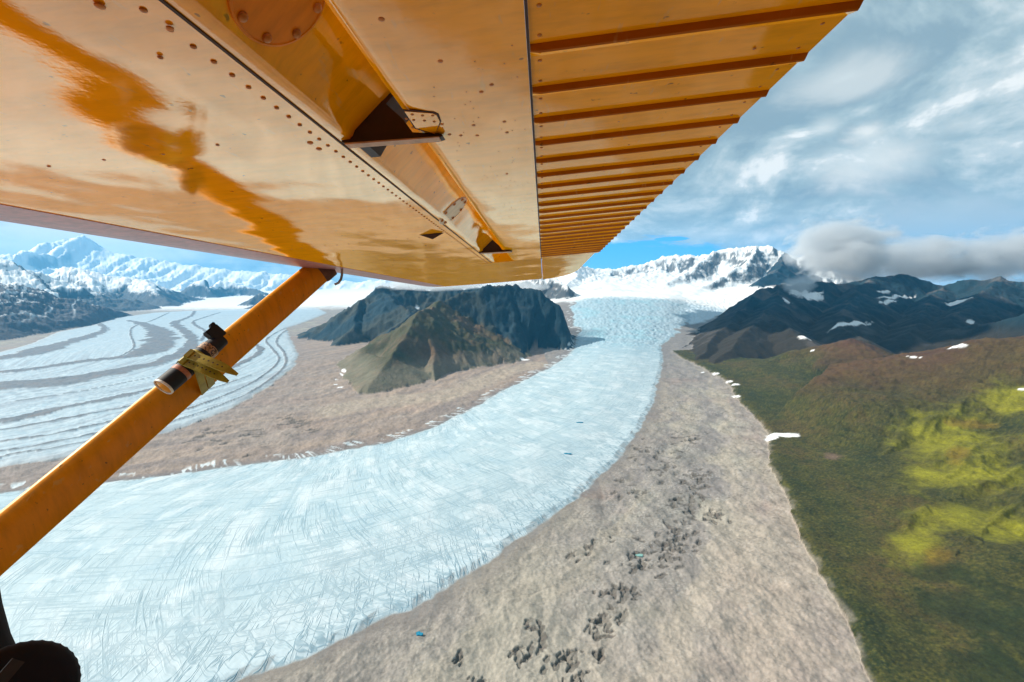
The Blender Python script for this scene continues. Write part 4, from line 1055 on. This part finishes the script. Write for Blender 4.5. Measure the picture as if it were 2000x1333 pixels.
# ---- cabin side: fuselage wall below the window and the window frame
bm = bmesh.new()
fus = [(-.30, -.42), (-.36, -.46), (-.38, -.8), (-.30, -1.1), (-.1, -1.22), (.9, -1.22), (1.1, -1.1), (1.16, -.8), (1.14, -.46), (1.08, -.42)]
loft(bm, [[Vector((u, -b + .02 - .0, c)) for b, c in fus] for u in (-2.4, -1.2, 0, 1.2, 2.6)])
fus_o = mesh_obj('fuselage', bm, m_strut, plane, 40)
bm = bmesh.new()
loft(bm, [[Vector((u, a, b)) for a, b in ((-.22, -.41), (-.20, .26), (-.26, .30), (-.98, .30), (-1.04, .26), (-1.04, -.41))] for u in (-2.2, -1.0, 0, 1.2, 2.2)])
mesh_obj('cabin_lining', bm, m_dark, fus_o, 40)
bm = bmesh.new()
fr = [(-70, 500), (-45, 700), (-40, 850), (-32, 980), (-28, 1060), (-22, 1130), (-10, 1200), (8, 1265), (40, 1335), (110, 1420), (240, 1500), (420, 1560)]
tube(bm, [Vector(at_depth(px - 50, py + 2, .42)) for px, py in fr], .0215, 14)
mesh_obj('window_frame', bm, m_frame, plane, 40)

# ================================================================== things carried
def place(o, p): o.matrix_world = Wf @ Matrix.Translation(p)
# black rounded knob with a ridged rim in the lower left corner
bm = bmesh.new(); kc = Vector(at_depth(16, 1378, .36)); kn = (-kc).normalized()
kn = (kn + VX * -.1 + UX * .25).normalized(); ka = kn.cross(WX).normalized(); kb = kn.cross(ka); n = 120
rings_ = []
for r_, h, sc2 in ((.030, -.05, 0), (.040, -.045, 1), (.0445, -.035, 1), (.0450, -.015, 1), (.0440, -.004, 1), (.041, .001, .4), (.034, .003, 0), (.01, .0035, 0)):
    rings_.append([kn * h + (ka * math.cos(k / n * 6.28318) + kb * math.sin(k / n * 6.28318)) * (r_ + .00035 * sc2 * math.cos(k / n * 6.28318 * 40)) for k in range(n)])
loft(bm, rings_)
knob = mesh_obj('knob', bm, m_frame, None, 50); place(knob, kc)
tag(knob, 'black round knob with a ridged rim in front of the window frame', 'knob')
bm = bmesh.new(); box(bm, Vector(at_depth(8, 1322, .31)) - kc, ((ka + kb * .8).normalized(), (kb - ka * .8).normalized(), kn), (.010, .004, .003))
o = mesh_obj('knob_lever', bm, plain('brown_lever', (.035, .02, .008), .6), knob)

# canister camera strapped to the strut
cc_ = Vector(at_depth(378, 708, 1.83)); ca_ = -ax_            # towards the wing
cn = (-cc_); cn = (cn - ca_ * cn.dot(ca_)).normalized(); cs = ca_.cross(cn).normalized()
def cyl(bm, z0, z1, r0, r1=None, n=28, mat=0, off=Vector((0, 0, 0))):
    r1 = r0 if r1 is None else r1
    loft(bm, [[off + ca_ * z + (cn * math.cos(k / n * 6.28318) + cs * math.sin(k / n * 6.28318)) * r for k in range(n)] for z, r in ((z0, r0), (z1, r1))], True, True, mat)
Rc = .039
cam_root = bpy.data.objects.new('action_camera', None); C.objects.link(cam_root); place(cam_root, cc_)
tag(cam_root, 'black cylindrical action camera with an orange reflection painted on its lens, strapped onto the wing strut', 'camera')
bm = bmesh.new(); cyl(bm, -.145, -.075, Rc, Rc); cyl(bm, -.0752, .085, Rc * .96); cyl(bm, .0852, .155, Rc * .93, Rc * .80)
body = mesh_obj('camera_body', bm, m_black, cam_root, 40)
bm = bmesh.new(); cyl(bm, .055, .0905, Rc * 1.0)
lm, t = newmat('printed_label'); tcx = t.n('ShaderNodeTexCoord').outputs['Object']
nz_ = t.noise(tcx, 160, 3, .6); cc2 = t.mix(t.ramp(nz_, .50, .54), (.42, .22, .10), (.03, .015, .01))
pb = t.n('ShaderNodeBsdfPrincipled', {'Base Color': cc2, 'Roughness': .4}); t.n('ShaderNodeOutputMaterial', {0: pb.outputs[0]})
mesh_obj('label_band', bm, lm, cam_root, 40)
bm = bmesh.new(); cyl(bm, -.0755, -.055, Rc * 1.0); mesh_obj('rear_band', bm, plain('copper_band', (.45, .16, .08), .35), cam_root, 40)
bm = bmesh.new()
n = 32
loft(bm, [[ca_ * z + (cn * math.cos(k / n * 6.28318) + cs * math.sin(k / n * 6.28318)) * r for k in range(n)] for z, r in ((-.143, Rc * 1.02), (-.150, Rc * 1.02), (-.152, Rc * .97), (-.150, Rc * .90), (-.143, Rc * .90))], False)
mesh_obj('lens_ring', bm, plain('cream_ring', (.75, .68, .58), .4), cam_root, 40)
bm = bmesh.new()
loft(bm, [[ca_ * z + (cn * math.cos(k / n * 6.28318) + cs * math.sin(k / n * 6.28318)) * r for k in range(n)] for z, r in ((-.146, Rc * .9), (-.149, Rc * .6), (-.150, Rc * .05))], True)
mesh_obj('lens_glass', bm, paint('lens_orange_reflection', (.70, .30, .05), .0, False, 1.5, .05), cam_root, 40)  # orange reflection on the lens painted as the glass colour
bm = bmesh.new()
up = (cs if cs.z > 0 else -cs)
box(bm, ca_ * .150 + up * .035 + cn * .01, (ca_, up, cn), (.030, .030, .022)); box(bm, ca_ * .168 + up * .062 + cn * .012, (ca_, (up + ca_ * .3).normalized(), cn), (.012, .016, .014))
bmesh.ops.bevel(bm, geom=list(bm.edges), offset=.004, segments=2, affect='EDGES')
mesh_obj('mount_block', bm, m_black, cam_root)

# two yellow rubber straps round strut and camera
ym, t = newmat('yellow_rubber'); tcx = t.n('ShaderNodeTexCoord').outputs['Object']
yn = t.noise(tcx, 30, 4, .6); cc2 = t.mix(t.ramp(yn, .3, .7), (.30, .21, .012), (.42, .32, .02))
pb = t.n('ShaderNodeBsdfPrincipled', {'Base Color': cc2, 'Roughness': .45}); t.n('ShaderNodeOutputMaterial', {0: pb.outputs[0]})
m_hole = plain('strap_hole', (.07, .04, .01), .7)
for si, (z0, tip, root_, lb) in enumerate(((.018, (464, 732), (372, 693), 'yellow perforated rubber strap round strut and camera, the one nearer the wing'),
                                           (-.022, (446, 746), (362, 706), 'yellow perforated rubber strap round strut and camera, the one nearer the lens'))):
    # band: hull of the canister circle and strut section, in the plane across the strut
    so = (A_ - cc_) - ca_ * (A_ - cc_).dot(ca_)          # strut axis relative to the canister
    pts2 = [(so + chd2 * a + thk2 * b) for a, b in sec] + [(cn * math.cos(k / 20 * 6.283) + cs * math.sin(k / 20 * 6.283)) * Rc for k in range(20)]
    p2 = sorted((round(p.dot(cn), 5), round(p.dot(cs), 5)) for p in pts2)
    def half(pp):
        h = []
        for p in pp:
            while len(h) > 1 and (h[-1][0] - h[-2][0]) * (p[1] - h[-2][1]) - (h[-1][1] - h[-2][1]) * (p[0] - h[-2][0]) <= 0: h.pop()
            h.append(p)
        return h
    hull = half(p2)[:-1] + half(p2[::-1])[:-1]
    mc = Vector((sum(p[0] for p in hull) / len(hull), sum(p[1] for p in hull) / len(hull)))
    bm = bmesh.new(); hw = .0175
    def bp(p, e, z):
        q = Vector(p); q = q + (q - mc).normalized() * e; return cn * q.x + cs * q.y + ca_ * z
    rings_ = [[bp(p, .0012, z0 - hw), bp(p, .0052, z0 - hw), bp(p, .0052, z0 + hw), bp(p, .0012, z0 + hw)] for p in hull]
    rings_.append(rings_[0]); loft(bm, rings_, False)
    st = bpy.data.objects.new('rubber_strap', None); C.objects.link(st); place(st, cc_); tag(st, lb, 'strap', 'yellow straps holding the camera on the strut')
    mesh_obj('strap_band', bm, ym, st, 40)
    # free tail, tapered, with a row of holes
    T0 = Vector(at_depth(*root_, 1.775)) - cc_; T1 = Vector(at_depth(*tip, 1.80)) - cc_
    d = (T1 - T0); L = d.length; d.normalize(); wv_ = (ca_ - d * ca_.dot(d)).normalized(); tn = d.cross(wv_)
    if tn.dot(cn) < 0: tn = -tn
    bm = bmesh.new(); rings_ = []
    for k in range(13):
        f_ = k / 12; hw_ = .022 * (1 if f_ < .6 else (1 - .72 * ((f_ - .6) / .4) ** 1.6)); sag = math.sin(f_ * math.pi) * .010
        c_ = T0 + d * L * f_ + tn * sag
        rings_.append([c_ - wv_ * hw_ - tn * .002, c_ + wv_ * hw_ - tn * .002, c_ + wv_ * hw_ * .92 + tn * .002, c_ - wv_ * hw_ * .92 + tn * .002])
    loft(bm, rings_)
    for k in range(7):
        f_ = .10 + k * .095; c_ = T0 + d * L * f_ + tn * (math.sin(f_ * math.pi) * .010 + .0018)
        dome(bm, c_, tn, .0042, .0006, 10, 1)
    mesh_obj('strap_tail', bm, [ym, m_hole], st)
    bm = bmesh.new(); box(bm, T0 + tn * .004 - d * .004, (d, wv_, tn), (.010, .021, .005)); bmesh.ops.bevel(bm, geom=list(bm.edges), offset=.002, segments=2, affect='EDGES')
    mesh_obj('strap_buckle', bm, ym, st)

# ================================================================== AIR
bm = bmesh.new(); bmesh.ops.create_cube(bm, size=1.0)
for v in bm.verts: v.co = Vector((v.co.x * 72000, v.co.y * 72000, v.co.z * 3600 + 900))
me = bpy.data.meshes.new('haze'); bm.to_mesh(me); bm.free()
hz = bpy.data.objects.new('haze', me); C.objects.link(hz); tag(hz, 'thin blue mountain air between the near ground and the far peaks', 'haze', kind='stuff')
mh_, t = newmat('haze_air')
pv = t.n('ShaderNodeVolumePrincipled', {'Color': (.08, .53, 1.0, 1), 'Density': 1.0 / 60000, 'Anisotropy': .2}); t.n('ShaderNodeOutputMaterial', {1: pv.outputs[0]})
me.materials.append(mh_)
